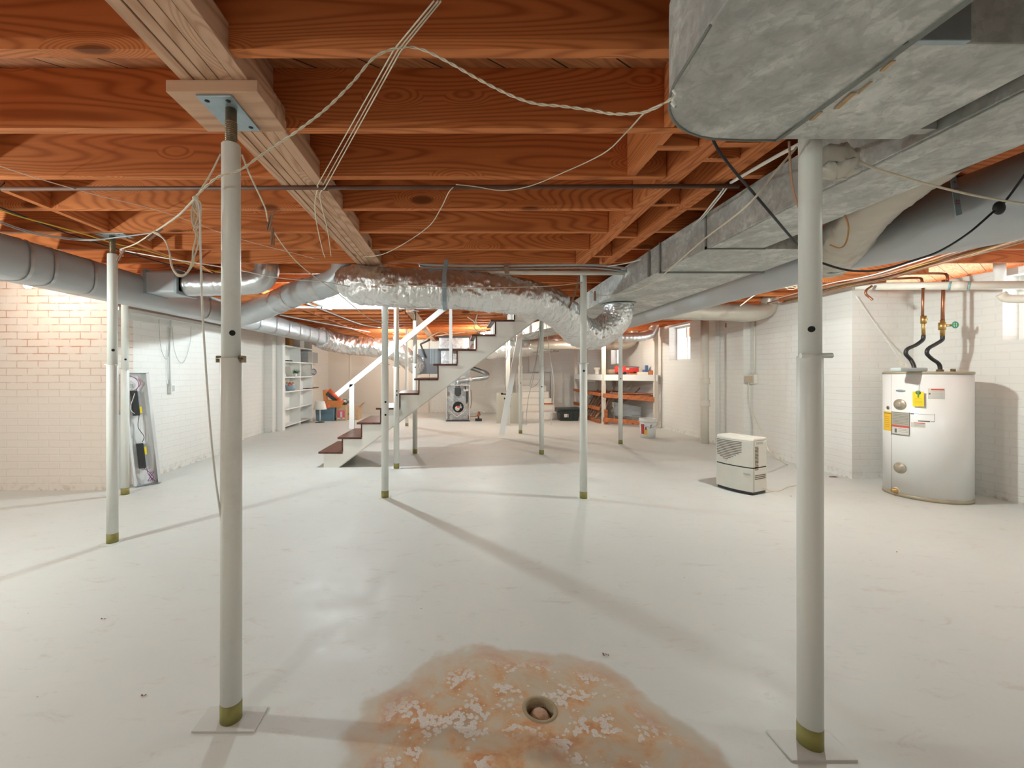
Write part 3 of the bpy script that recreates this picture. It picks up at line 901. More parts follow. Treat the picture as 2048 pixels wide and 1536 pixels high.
# pale flange between elbow and trunk
mb = MB(); mb.beam((1.40, -.3, M0+.05), (1.40, 1.30, M0+.05), .10, .004, up=(.3, 0, 1)); mb.cbox((1.395, 1.32, M0+.07), (.13, .03, .12))
tag(mb.build('duct_flange', galvmat), 'pale metal flange bridging the rounded duct and the long trunk', 'duct flange')
clothm = plain('dirty white cloth', (.66, .62, .54), .9, 0, .15, 15)
mb = MB(); c = Vector((1.235, 1.40, 1.865)); mb.ball(c, .05, 1.6, .6, 1.1, 18)
o = mb.build('cloth_wad', clothm)
for v in o.data.vertices:
    k = noise.noise(v.co*30)*.04+noise.noise(v.co*70)*.02; v.co += v.co.normalized()*k
tag(o, 'dirty white cloth wad stuffed between column top and galvanized duct', 'cloth')
# big round wrapped duct right of the trunk
RZ = EYE+.80
rd = thing('round_duct', 'big grey wrapped round duct beside the trunk, running to the far end', 'duct', (2.45, 4, RZ-.15))
pr = [(2.45, -.4), (2.45, 1.0), (2.45, 2.5), (2.45, 4.0), (2.46, 6.0), (2.42, 7.6), (2.40, 9.4)]
pth = resample(smooth([(x, y, RZ if y > 2 else RZ-.02) for x, y in pr], 8), 150)
rads = [.205-.055*min(1, max(0, (p.y-1.2)/1.5)) if p.y < 2.7 else .15 for p in pth]
pth = [Vector((p.x, p.y, JB-.004-r)) for p, r in zip(pth, rads)]
mb = MB(); mb.tube(pth, rads, 48, True, crinkle(.02, 1.5, 1.1, 8)); mb.build('wrap', wrapmat, rd)
br = thing('branch_duct', 'crumpled grey wrapped branch duct joining the big round duct under the trunk', 'duct', (2.0, 2.2, 1.9))
pth = resample(smooth([(1.86, 1.62, 2.02), (1.90, 1.85, 1.99), (2.02, 2.15, 1.96), (2.20, 2.45, 1.93), (2.36, 2.72, 1.93)], 8), 70)
mb = MB(); mb.tube(pth, [.085+.05*i/69 for i in range(70)], 40, True, crinkle(.10, 7, 1.6, 21)); mb.build('sleeve', tanwrap, br)
c = pth[-6]; mb = MB(); ringband(mb, c, (pth[-1]-pth[-6]), .137, .03); mb.build('collar', platesteel, br)
# strap with red printed figures round the round duct
sx_, sy_ = P(1912, 385, 2.1).x, 2.1
sp = thing('hanger_strap', 'grey hanger strap with red printing on the big round duct', 'strap', (sx_, sy_, 1.9), 'duct hanger straps')
S1 = P(1905, 350, 1.90); S2 = P(1918, 430, 1.92)
mb = MB(); mb.beam(S1, S2, .030, .0025, up=(0, -1, .2)); mb.build('band', platesteel, sp)
redm = plain('red print', (.45, .03, .04), .6)
def text_mesh(name, s, size, M, mat, parent, ext=.0004):
    cu = bpy.data.curves.new(name, 'FONT'); cu.body = s; cu.size = size; cu.extrude = ext
    cu.align_x = 'CENTER'; cu.align_y = 'CENTER'
    t = bpy.data.objects.new(name, cu); COL.objects.link(t)
    bpy.context.view_layer.update()
    me = bpy.data.meshes.new_from_object(t)
    bpy.data.objects.remove(t); bpy.data.curves.remove(cu)
    off = OFF[parent.name] if parent else Vector((0, 0, 0))
    me.transform(Matrix.Translation(-off) @ M)
    me.materials.clear(); me.materials.append(mat)
    o = bpy.data.objects.new(name, me); COL.objects.link(o)
    o.parent = parent; OFF[o.name] = off
    return o
def face_M(pos, normal, up=(0, 0, 1)):
    n = Vector(normal).normalized(); u = Vector(up); u = (u-n*u.dot(n)).normalized(); r_ = u.cross(n)
    return Matrix.Translation(pos) @ Matrix((r_, u, n)).transposed().to_4x4()
d = (S2-S1).normalized()
for f, s in ((.18, '4'), (.38, '25'), (.68, '23')):
    text_mesh('red_print', s, .022, face_M(S1.lerp(S2, f)+Vector((0, -.003, 0)), (0, -1, 0), (d.z, 0, -d.x) if False else (1, 0, 0)), redm, sp)
# side branches to the right wall
b2 = thing('foil_branch_duct', 'tan grey foil branch duct to the right wall above the outlet, with bulging elbow', 'duct', (3.3, 5.6, 1.9), 'foil branches to the right wall')
pth = resample(smooth([(2.5, 5.55, 1.965), (3.0, 5.6, 1.965), (3.6, 5.66, 1.965), (3.95, 5.68, 1.97), (4.10, 5.7, 2.02), (4.13, 5.7, 2.10), (4.13, 5.7, 2.2)], 8), 90)
mb = MB(); mb.tube(pth, [.098+.02*math.exp(-((i-62)/9)**2) for i in range(90)], 36, True, crinkle(.06, 5, 1.5, 4)); mb.build('sleeve', tanwrap, b2)
b3 = thing('foil_branch_duct', 'silver ribbed foil branch duct bending up beside the middle window', 'duct', (3.3, 8.9, 1.9), 'foil branches to the right wall')
pth = resample(smooth([(2.2, 8.6, 1.90), (3.0, 8.8, 1.90), (3.7, 8.95, 1.91), (3.98, 9.0, 1.96), (4.08, 9.0, 2.05), (4.10, 9.0, 2.2)], 8), 90)
mb = MB(); mb.tube(pth, [.095+.003*math.sin(i*1.6) for i in range(90)], 30, True, crinkle(.05, 8, 1.5, 14)); mb.build('sleeve', foiltape, b3)
b4 = thing('foil_branch_duct', 'far tan branch duct ending in an elbow above the shelving', 'duct', (3.3, 10.2, 1.8), 'foil branches to the right wall')
pth = resample(smooth([(1.6, 9.9, 1.80), (2.6, 10.0, 1.81), (3.5, 10.1, 1.81), (3.95, 10.15, 1.84), (4.10, 10.15, 1.95), (4.12, 10.15, 2.2)], 8), 70)
mb = MB(); mb.tube(pth, .11, 30, True, crinkle(.05, 5, 1.5, 24)); mb.build('sleeve', tanwrap, b4)

# long wrapped duct at the left
LX, LZ, LR = -3.0, EYE+.752, .150
ld = thing('long_duct', 'long grey wrapped duct with tape bands along the left side', 'duct', (LX, 6, LZ-LR))
pth = resample([Vector((LX-.02, .6, LZ)), Vector((LX, 4.2, LZ)), Vector((LX-.02, 9.4, LZ))], 220)
def boxy(L, a):
    q = crinkle(.018, 1.4, 1.2, 40)(L, a)
    c, s = abs(math.cos(a)), abs(math.sin(a))
    return q*(1/((c**3.2+s**3.2)**(1/3.2)))*.955
mb = MB(); mb.tube(pth, LR, 56, True, boxy); mb.build('wrap', wrapmat, ld)
for y in (4.9, 5.5, 6.15, 6.7, 7.2, 7.7, 8.2, 8.7, 9.2):
    mb = MB(); mb.tube([(LX, y-.02, LZ), (LX, y, LZ), (LX, y+.02, LZ)], LR*1.025, 40, False, lambda L, a: (1/((abs(math.cos(a))**3.2+abs(math.sin(a))**3.2)**(1/3.2)))*.965)
    mb.build('tape_band', foiltape, ld)
for y in (2.85, 3.02, 3.35):
    mb = MB(); vs = []
    mb.tube([(LX+.0, y-.012-.0, LZ), (LX, y+.0, LZ), (LX, y+.012, LZ)], LR*1.02, 40, False, lambda L, a: (1/((abs(math.cos(a))**3.2+abs(math.sin(a))**3.2)**(1/3.2)))*.958)
    mb.build('tape_band', foiltape, ld)
tb = thing('takeoff_duct', 'short boxed takeoff and foil tube leaving the left duct above the wall corner', 'duct', (-2.6, 4.0, 1.9))
mb = MB(); mb.box(-2.90, -2.56, 3.86, 4.14, 1.90, 2.10); mb.build('takeoff_box', wrapmat, tb, bevel=.02)
for xa in (-2.585, -2.865):
    mb = MB(); mb.box(xa, xa+.025, 3.85, 4.15, 1.89, 2.115); mb.build('collar', platesteel, tb, bevel=.003)
pth = resample(smooth([(-2.56, 4.0, 2.00), (-2.3, 4.0, 2.00), (-2.0, 3.98, 2.005), (-1.86, 3.97, 2.03), (-1.80, 3.97, 2.10), (-1.80, 3.97, 2.2)], 8), 110)
mb = MB(); mb.tube(pth, .103, 44, True, crinkle(.035, 8, 1.5, 33)); mb.build('foil_tube', foiltape, tb)
gf = thing('grey_flex_duct', 'grey taped flexible duct climbing from the left duct into the ceiling by the girder', 'duct', (-2, 4.5, 1.8))
pth = resample(smooth([(-2.98, 5.5, 1.90), (-2.6, 5.15, 1.88), (-2.1, 4.65, 1.90), (-1.6, 4.2, 1.955), (-1.25, 3.98, 1.99), (-1.10, 3.91, 2.05), (-1.06, 3.90, 2.14), (-1.06, 3.90, 2.26)], 8), 130)
mb = MB(); mb.tube(pth, [.135-.025*i/129 for i in range(130)], 48, True, crinkle(.03, 5, 1.4, 51)); mb.build('sleeve', wrapmat, gf)
for i in (70, 82, 94, 104):
    mb = MB(); mb.tube([pth[i], pth[i+1], pth[i+3]], .1385-.025*i/129, 40, False); mb.build('tape_band', foiltape, gf)
# far foil duct from the left duct round to the furnace plenum
fd = thing('foil_flex_duct', 'spiky crinkled foil duct curving from the left duct end towards the far bulbs', 'duct', (-2, 9.5, 1.6))
pth = resample(smooth([(-3.02, 9.2, 1.93), (-2.95, 9.7, 1.88), (-2.5, 10.0, 1.80), (-2.0, 10.05, 1.76), (-1.5, 10.1, 1.66), (-1.2, 10.3, 1.45), (-1.0, 10.6, 1.30)], 8), 150)
mb = MB(); mb.tube(pth, .215, 56, True, crinkle(.12, 8, 2.3, 61)); mb.build('sleeve', foilmat, fd)
# ducts over the furnace at the far right
f3 = thing('foil_flex_duct', 'dark shiny foil duct above the furnace, right of the staircase underside', 'duct', (.9, 10.2, 1.7))
pth = resample(smooth([(.35, 10.1, 1.62), (.55, 10.0, 1.68), (.9, 9.95, 1.70), (1.4, 10.0, 1.75), (1.9, 10.1, 1.82), (2.3, 10.2, 1.88)], 8), 100)
mb = MB(); mb.tube(pth, .215, 44, True, crinkle(.08, 6, 2.0, 71)); mb.build('sleeve', foilmat, f3)

# ---------------------------------------------------------------- furnace and plenum
FY = 10.2
fu = thing('furnace', 'grey furnace cabinet with open front and round black blower port', 'furnace', (-.05, FY, 0))
x0, x1, zt = P(892.5, 0, FY).x, P(939.5, 0, FY).x, .873
greyp = paint('furnace grey paint', (.50, .51, .50), .4, .15)
mb = MB()
mb.box(x0, x0+.02, FY, FY+.70, .02, zt); mb.box(x1-.02, x1, FY, FY+.70, .02, zt)
mb.box(x0+.02, x1-.02, FY, FY+.70, zt-.02, zt); mb.box(x0+.02, x1-.02, FY+.68, FY+.70, .02, zt-.02)
mb.build('cabinet', greyp, fu, bevel=.002)
mb = MB(); mb.box(x0-.01, x1+.01, FY-.02, FY+.72, 0.0, .02); mb.build('base_pan', blackrub, fu)
mb = MB(); mb.box(x0+.02, x1-.02, FY+.10, FY+.12, .02, zt-.02); mb.build('inner_panel', galvshiny, fu)
xc = (x0+x1)/2+.005
mb = MB(); mb.lathe((xc, FY+.098, .335), [(0, 0), (.128, 0), (.132, .006), (.125, .008), (0, .008)], 40, (0, -1, 0)); mb.build('blower_port', darkhole, fu)
mb = MB()
mb.lathe((xc-.02, FY+.085, .30), [(0, .05), (.055, .04), (.06, 0)], 20, (0, -1, 0)); mb.box(xc-.04, xc+.0, FY+.03, FY+.08, .30, .335)
mb.build('motor', whiteplastic, fu)
mb = MB(); mb.box(xc-.035, xc+.035, FY+.028, FY+.05, .325, .365); mb.build('red_label', plain('red label', (.6, .06, .06), .5), fu)
mb = MB(); mb.box(xc+.03, xc+.085, FY+.04, FY+.08, .31, .36); mb.box(xc+.04, xc+.07, FY+.03, FY+.06, .37, .40); mb.build('controls', plain('control grey green', (.36, .42, .40), .5), fu)
mb = MB(); mb.prism([(xc-.085, .80), (xc+.065, .80), (xc+.07, .66), (xc+.03, .60), (xc-.05, .60), (xc-.09, .66)], 'y', FY+.02, FY+.095); mb.build('inducer_boot', plain('black boot', (.035, .037, .04), .4), fu, bevel=.01)
mb = MB()
for k in range(4): mb.box(x0+.025, x0+.085, FY+.085, FY+.099, .60+.028*k, .612+.028*k)
mb.build('burner_slots', cordbrown, fu)
mb = MB(); mb.box(x1-.085, x1-.045, FY+.05, FY+.095, .42, .72); mb.box(x1-.12, x1-.09, FY+.04, FY+.08, .76, .83); mb.build('gas_valve', blackrub, fu)
mb = MB(); mb.box(x1-.15, x1-.03, FY+.05, FY+.09, .72, .78); mb.build('bracket', greyp, fu)
for k, (pts, m) in enumerate((([(x0+.05, .30), (x0+.06, .16), (xc-.05, .09), (xc+.1, .10), (x1-.05, .2)], cordgrey), ([(x0+.08, .25), (xc-.06, .12), (xc+.05, .15), (x1-.08, .28)], cordwhite), ([(x1-.06, .45), (x1-.07, .35), (x1-.09, .27)], cordyellow), ([(x0+.06, .2), (x0+.06, .1), (x0+.06, .05)], blackrub))):
    mb = MB(); mb.tube(smooth([(x, FY+.06-.004*k, z) for x, z in pts], 6), .006, 6); mb.build('wire', m, fu)
pl = thing('furnace_plenum', 'silver sheet metal plenum rising from the furnace top behind the stringer', 'plenum', (0, FY+.3, zt))
mb = MB(); mb.prism([(x0+.05, zt+.0005), (x1-.02, zt+.0005), (x1+.02, zt+.62), (x0+.09, zt+.62)], 'y', FY+.15, FY+.62); mb.build('plenum_body', galvshiny, pl, bevel=.004)
mb = MB(); mb.prism([(x0+.09, zt+.62), (x1+.02, zt+.62), (x1+.03, zt+.86), (x0+.04, zt+.86)], 'y', FY+.15, FY+.62); mb.build('plenum_top', galvshiny, pl, bevel=.004)
fp = thing('flue_pipe', 'grey round flue pipe with elbow leaving the furnace to the right', 'flue pipe', (xc, FY, zt))
q = [(xc-.01, FY+.10, zt-.06), (xc-.01, FY+.10, zt+.02), (xc+.02, FY+.10, zt+.075), (xc+.09, FY+.10, zt+.10), (xc+.35, FY+.10, zt+.135), (xc+.62, FY+.12, zt+.165), (xc+.70, FY+.16, zt+.20), (xc+.70, FY+.24, zt+.26), (xc+.60, FY+.34, zt+.31), (xc+.30, FY+.45, zt+.42), (xc+.1, FY+.64, zt+.50)]
mb = MB(); mb.tube(resample(smooth(q, 7), 90), .055, 24); mb.build('pipe', galv('flue sheet', (.45, .48, .48), .7, .35), fp)
mb = MB(); mb.lathe((xc+.30, FY+.045, zt+.13), [(0, .02), (.05, .018), (.052, 0), (0, -.01)], 24, (0, -1, .1)); mb.build('damper', galvmat, fp)
mb = MB(); mb.tube(smooth([(x1+.03, FY+.1, .75), (x1+.05, FY+.1, .55), (x1+.03, FY+.1, .35), (x1+.01, FY+.1, .3)], 5), .008, 8); tag(mb.build('red_pipe', copper, fp), 'copper line beside the cabinet')
# cooling coil cabinet and return at the left, seen between the treads
cc = thing('coil_cabinet', 'dark grey coil cabinet hung left of the furnace behind the stair treads', 'cabinet', (-.7, 10.6, 1.25))
a = P(836, 748, 10.4); b_ = P(882, 700, 10.4)
dkg = plain('dark grey sheet', (.10, .11, .12), .5, .2)
mb = MB(); mb.box(a.x, b_.x, 10.4, 11.0, a.z, b_.z+.03); mb.build('cabinet_body', dkg, cc, bevel=.006)
mb = MB()
for k in range(7): mb.box(a.x+.30+.03*k, a.x+.31+.03*k, 10.392, 10.4, a.z+.25, b_.z+.02)
mb.build('ribs', platesteel, cc)
mb = MB(); mb.box(a.x+.05, a.x+.13, 10.393, 10.4, a.z+.30, a.z+.40); mb.box(a.x+.01, a.x+.09, 10.393, 10.4, a.z+.06, a.z+.19); mb.build('paper_label', plain('paper label', (.7, .7, .68), .7), cc)
mb = MB(); mb.cyl((a.x+.19, 10.38, a.z+.40), (a.x+.06, 10.38, b_.z+.14), .022, n=10); mb.cyl((a.x+.06, 10.38, b_.z+.14), (a.x+.30, 10.38, b_.z+.25), .022, n=10); tag(mb.build('insulated_line', blackrub, cc), 'black insulated line bent at an elbow')
rb = thing('return_duct', 'bright galvanized box duct behind the upper stair treads', 'duct', (.0, 10.1, 1.3))
a = P(878, 699, 10.3); b_ = P(938, 675, 10.3)
mb = MB(); mb.box(a.x, b_.x, 10.3, 10.34, a.z+.02, b_.z); mb.box(a.x, b_.x, 10.34, 11.1, a.z+.02, b_.z); mb.build('duct_body', galvshiny, rb, bevel=.004)
mb = MB(); mb.box(a.x-.02, b_.x+.01, 10.27, 10.31, a.z-.03, a.z+.02); mb.box(a.x-.02, b_.x+.01, 10.27, 10.31, b_.z-.01, b_.z+.03); mb.build('black_trim', blackrub, rb)
a2 = P(882, 728, 10.35); b2_ = P(906, 702, 10.35)
mb = MB(); mb.box(a2.x, b2_.x, 10.35, 11.0, a2.z, b2_.z); mb.build('filter_box', galvshiny, rb, bevel=.003)
# small pump with copper fittings on the floor
pu = thing('condensate_pump', 'small black based pump with copper fittings on the floor right of the furnace', 'pump', tuple(FL(957, 842)))
c = FL(957, 842)
mb = MB(); mb.cbox((c.x, c.y, .03), (.16, .12, .06)); mb.build('base', blackrub, pu, bevel=.008)
mb = MB(); mb.cyl((c.x, c.y, .06), (c.x, c.y, .22), .02, n=10); mb.cyl((c.x-.03, c.y, .14), (c.x+.05, c.y, .16), .018, n=10); mb.ball((c.x+.01, c.y, .20), .032, n=8)
mb.cyl((c.x-.02, c.y, .12), (c.x-.24, c.y, .10), .008, n=8); mb.cyl((c.x-.24, c.y, .04), (c.x-.24, c.y, .13), .015, n=8); mb.build('fittings', copper, pu)

# ---------------------------------------------------------------- water heater
wr = .297; wx, wy, wh = 4.46, 4.08, 1.185
whr = thing('water_heater', 'tall white electric water heater standing in the right corner', 'water heater', (wx, wy, 0))
mb = MB(); mb.lathe((wx, wy, 0), [(0, .035), (wr, .035), (wr, wh-.025), (0, wh-.025)], 72); mb.build('tank_jacket', warmwhite, whr)
beige = plain('beige ring', (.42, .36, .26), .45, .2, .15)
mb = MB(); mb.lathe((wx, wy, 0), [(0, wh-.024), (wr+.004, wh-.024), (wr+.004, wh-.004), (wr-.012, wh), (0, wh)], 72); mb.build('top_ring', beige, whr)
mb = MB(); mb.lathe((wx, wy, 0), [(0, .002), (wr+.003, .002), (wr+.003, .034), (0, .034)], 72); mb.build('base_ring', beige, whr)
def hit(px, r=wr):
    dx = (px-CX)/F
    a_ = dx*dx+1; b__ = -2*(dx*wx+wy); c_ = wx*wx+wy*wy-r*r
    D = b__*b__-4*a_*c_
    if D < 0: D = 0
    t = (-b__-math.sqrt(D))/(2*a_)
    return Vector((dx*t, t, 0))
def ang(px, r=wr):
    h = hit(px, r); return math.atan2(h.y-wy, h.x-wx) % (2*math.pi)
def zat(px, py, r=wr):
    return EYE+(CY-py)*hit(px, r).y/F
def patch(name, px0, px1, py0, py1, mat, off=.0015, th=.001, parent=None):
    a0, a1 = ang(px0), ang(px1); pm = (px0+px1)/2
    z0, z1 = zat(pm, py1), zat(pm, py0)
    n = 10; vs = []
    for i in range(n+1):
        a_ = a0+(a1-a0)*i/n
        for r_ in (wr+off-th, wr+off):
            for z in (z0, z1): vs.append((wx+r_*math.cos(a_), wy+r_*math.sin(a_), z))
    fs = []
    for i in range(n):
        b__ = 4*i
        fs += [(b__+2, b__+6, b__+7, b__+3), (b__, b__+1, b__+5, b__+4), (b__, b__+4, b__+6, b__+2), (b__+1, b__+3, b__+7, b__+5)]
    fs += [(0, 2, 3, 1), (4*n, 4*n+1, 4*n+3, 4*n+2)]
    mb = MB(); mb.add(vs, fs, False); return mb.build(name, mat, parent or whr)
paper = plain('paper sticker', (.62, .60, .54), .6); redp = plain('red sticker band', (.62, .08, .05), .5)
yel = plain('yellow tag', (.85, .66, .02), .5, 0, .05); oran = plain('orange yellow energy label', (.86, .50, .02), .55, 0, .05)
dgrey = plain('dark print', (.12, .11, .1), .6); lgrey = plain('pale outline', (.5, .5, .48), .6)
def textlines(mb_name, px0, px1, pys, mat, parent, h=.8):
    for py in pys: patch(mb_name, px0, px1, py, py+h, mat, .0025, .001, parent)
k_ = patch('warning_label', 1856, 1889, 777, 798, paper); patch('red_band', 1862, 1888, 778, 780.5, redp, .0025, .001, k_)
textlines('print', 1864, 1886, (783, 786, 789, 792, 795), lgrey, k_, .9); patch('print', 1857.5, 1861, 786, 789, dgrey, .0025, .001, k_)
k_ = patch('rating_label', 1783.5, 1819, 825, 870, plain('brown grey sticker', (.40, .37, .31), .6)); patch('red_band', 1784, 1819, 851, 854.5, redp, .0025, .001, k_)
textlines('print', 1786, 1817, (829, 832, 835, 838, 841, 844, 847), dgrey, k_, .5); patch('warning_panel', 1785, 1817.5, 855, 868, paper, .0022, .001, k_); patch('pictogram', 1790, 1794, 857, 865, dgrey, .003, .001, k_); textlines('print', 1797, 1816, (858, 861, 864), dgrey, k_, .5)
for (q0, q1, q2, q3) in ((1783, 1820, 824.5, 825.5), (1783, 1820, 869.5, 870.8), (1818.6, 1819.8, 825, 870), (1782.8, 1783.8, 825, 870)): patch('border', q0, q1, q2, q3, dgrey, .003, .001, k_)
k_ = patch('energy_label', 1767.6, 1783, 823, 861, oran); textlines('print', 1769, 1782, (825.5,), dgrey, k_, 1.6); textlines('print', 1771, 1779, (833, 837, 841, 845, 849, 853), dgrey, k_, .5)
k_ = patch('small_label', 1822, 1851, 845, 855, paper); patch('red_band', 1828, 1850, 845.5, 847, redp, .0025, .001, k_); textlines('print', 1829, 1849, (849, 851.5), dgrey, k_, .5)
for (q0, q1, q2, q3) in ((1820, 1869, 828, 828.7), (1869, 1869.6, 828, 843.5), (1862, 1869, 843, 843.7), (1836, 1860, 841.5, 843.5), (1821, 1828, 826.5, 828.5)): patch('thin_print', q0, q1, q2, q3, lgrey if q1-q0 > 30 else dgrey)
def disc(name, px, py, rad, mat, prof):
    a_ = ang(px); n_ = Vector((math.cos(a_), math.sin(a_), 0)); c_ = Vector((wx, wy, zat(px, py)))+n_*(wr-.002)
    mb = MB(); mb.lathe(c_, [(r*rad, h) for r, h in prof], 28, n_); return mb.build(name, mat, whr), c_, n_
cover = plain('tan cover', (.40, .34, .26), .4, .3, .1)
for py in (809, 936):
    disc('thermostat_cover', 1799.5, py, .052, cover, [(1, 0), (1, .004), (.92, .008), (.6, .010), (.55, .022), (.35, .026), (0, .026)])
disc('drain_valve', 1793, 981, .022, brass, [(1, 0), (1, .02), (.6, .022), (.6, .05), (0, .05)])
disc('drain_escutcheon', 1792, 981, .032, paper, [(1, 0), (1, .004), (0, .004)])
disc('side_port', 1776.5, 815.5, .016, ruststeel, [(1, 0), (1, .008), (0, .008)])
plq, c_, n_ = disc('logo_plate', 1801, 781.5, .03, plain('pale blue logo plate', (.42, .52, .56), .4), [(1, 0), (1, .0035), (0, .0035)])
for v in plq.data.vertices:
    p_ = v.co+OFF[plq.name]-c_; tg = Vector((-n_.y, n_.x, 0)); d_ = p_.dot(tg); v.co += tg*d_*.35; v.co.z -= p_.z*.58
text_mesh('logo_text', 'Whirlpool', .017, face_M(c_+n_*.0042, n_), dgrey, plq)
tc_ = ang(1837.5); n_ = Vector((math.cos(tc_), math.sin(tc_), 0)); zc = zat(1837.5, 797)
mb = MB(); mb.M = face_M(Vector((wx, wy, zc))+n_*(wr+.018), n_); mb.box(-.036, .036, -.072, .062, -.001, .001); tgo = mb.build('yellow_tag', yel, whr)
mb = MB(); mb.M = face_M(Vector((wx, wy, zc))+n_*(wr+.020), n_); mb.lathe((0, .055, 0), [(0, .001), (.018, .001), (.018, 0), (0, 0)], 20); mb.box(-.004, .004, .01, .06, .001, .003)
mb.build('tag_seal', plain('green seal', (.12, .25, .08), .5), tgo)
mb = MB(); mb.M = face_M(Vector((wx, wy, zc))+n_*(wr+.0195), n_)
for q in range(5): mb.box(-.024, .024, -.05+.012*q, -.047+.012*q, -.0003, .0006)
mb.build('print', plain('amber print', (.6, .42, .02), .6), tgo)
mb = MB(); mb.cyl(Vector((wx, wy, zat(1838, 765)))+n_*(wr+.002), Vector((wx, wy, zc+.06))+n_*(wr+.018), .0015, n=5); mb.build('tag_string', cordwhite, tgo)
a_ = ang(1783); mb = MB()
mb.cyl((wx+(wr+.001)*math.cos(a_), wy+(wr+.001)*math.sin(a_), .04), (wx+(wr+.001)*math.cos(a_), wy+(wr+.001)*math.sin(a_), wh-.026), .0018, n=6); mb.build('jacket_seam', lgrey, whr)
c = P(1818, 738, 3.93)
mb = MB(); mb.M = Matrix.Translation((c.x, 3.93, wh)) @ Matrix.Rotation(.1, 4, 'Z'); mb.box(-.14, .14, -.045, .045, .0006, .035)
bxo = tag(mb.build('grey_case', plain('grey green case', (.42, .48, .47), .5), bevel=.012), 'flat grey-green case lying on top of the water heater', 'case')
# pipes above the heater
wp = thing('water_pipe', 'left water line into the heater: copper, brass fitting and black bent hose', 'pipe', (4.25, 4.1, wh))
YP = 4.08
def pp_(px, py, Y=YP): return P(px, py, Y)
top = pp_(1843, 575, 4.2); mb = MB(); mb.cyl(pp_(1845, 635), pp_(1846, 576), .011, n=12); mb.build('copper_pipe', copper, wp)
mb = MB(); mb.cyl(pp_(1847, 672), pp_(1847, 634), .014, n=14); mb.cyl(pp_(1847, 647), pp_(1847, 632), .022, n=14); mb.cyl(pp_(1847, 640), pp_(1853, 638), .010, n=10); mb.build('brass_fitting', brass, wp)
mb = MB(); mb.tube(resample(smooth([pp_(1847, 671), pp_(1845, 680), pp_(1832, 690), pp_(1815, 698), pp_(1812, 708), pp_(1822, 720), pp_(1828, 733, 4.05), pp_(1828, 741.5, 4.05)], 6), 50), .016, 14); mb.build('black_hose', blackrub, wp)
wq = thing('water_pipe', 'right water line with green valve wheel above the heater', 'pipe', (4.6, 4.1, wh))
mb = MB(); mb.cyl(pp_(1885, 650), pp_(1887, 560), .014, n=12); mb.build('copper_pipe', copper, wq)
mb = MB(); mb.cyl(pp_(1885, 672), pp_(1885, 640), .017, n=14); mb.cyl(pp_(1884, 660), pp_(1884, 645), .026, n=14); mb.cyl(pp_(1884, 651), pp_(1904, 650.5), .011, n=10); mb.build('brass_valve', brass, wq)
c = pp_(1907, 650)
mb = MB(); mb.tube([c+Vector((0, math.sin(t*math.pi/8)*.030, math.cos(t*math.pi/8)*.030)) if False else c+Vector((math.sin(t*math.pi/8)*.026, -.015, math.cos(t*math.pi/8)*.028)) for t in range(17)], .006, 8, False)
mb.cyl(c+Vector((-.024, -.015, 0)), c+Vector((.024, -.015, 0)), .004, n=6); mb.cyl(c+Vector((0, -.015, -.024)), c+Vector((0, -.015, .024)), .004, n=6)
mb.build('valve_wheel', plain('green enamel', (.04, .30, .14), .4), wq)
mb = MB(); mb.tube(resample(smooth([pp_(1885, 671), pp_(1884, 680), pp_(1872, 688), pp_(1857, 697), pp_(1854, 707), pp_(1863, 717), pp_(1876, 726), pp_(1880, 734), pp_(1880, 741.5)], 6), 50), .016, 14); mb.build('black_hose', blackrub, wq)
mb = MB(); a = pp_(1880, 742); mb.cyl((a.x, a.y, wh+.0005), (a.x, a.y, wh+.02), .026, n=14); mb.build('hose_nut', ruststeel, wq)
mb = MB(); a = pp_(1906, 740, 4.0); mb.cyl((a.x, a.y, wh+.0002), (a.x, a.y, wh+.025), .018, n=12); tag(mb.build('relief_valve', ruststeel), 'small dark relief valve cap standing on the heater top at right', 'valve')
# ---------------------------------------------------------------- pipes and cables
pv = thing('drain_pipe', 'cream pvc drain pipe with coupling running above the water heater to the right window', 'pipe', (4.5, 4.1, 2.0))
A = Vector((4.30, 4.52, 2.075)); B = Vector((4.93, 3.55, 1.925)); C0 = Vector((4.12, 4.63, 2.08))
A2 = A.lerp(B, .0)
mb = MB(); mb.cyl(P(1712, 573, 4.47), P(2060, 570, 3.62), .037, n=24); mb.build('pipe', pvc, pv)
D_ = (P(2060, 570, 3.62)-P(1712, 573, 4.47))
for t0, t1, nm in ((.60, .69, 'coupling'),):
    a_ = P(1712, 573, 4.47)
    mb = MB(); mb.cyl(a_+D_*t0, a_+D_*t1, .043, n=24); mb.build(nm, pvc, pv)
a_ = P(1712, 573, 4.47)
mb = MB(); mb.cyl(a_+D_*.585, a_+D_*.60, .0385, n=24); mb.cyl(a_+D_*.69, a_+D_*.705, .0385, n=24); mb.build('primer_ring', plain('teal primer', (.25, .42, .42), .5), pv)
mb = MB(); mb.tube(smooth([P(2002, 588, 3.72)+Vector((0, 0, .0)), P(2015, 597, 3.70), P(2060, 598, 3.6)], 5), .036, 18); mb.build('elbow', pvc, pv)
mb = MB(); c = P(1999, 540, 3.85); mb.cyl((c.x, 3.85, c.z-.12), (c.x, 3.85, JB+.1), .038, n=20); tag(mb.build('vent_pipe', whitepaint), 'white vertical pipe stub rising into the ceiling beside the right window', 'pipe')
st_ = thing('soil_stack', 'tall cream soil stack pipe with two couplings on the right wall', 'pipe', (4.1, 7, 0))
X_, Y_ = P(1406, 0, 7.1).x, 7.05
mb = MB(); mb.cyl((X_, Y_, 0), (X_, Y_, JB-.02), .062, n=24); mb.build('pipe', pvc, st_)
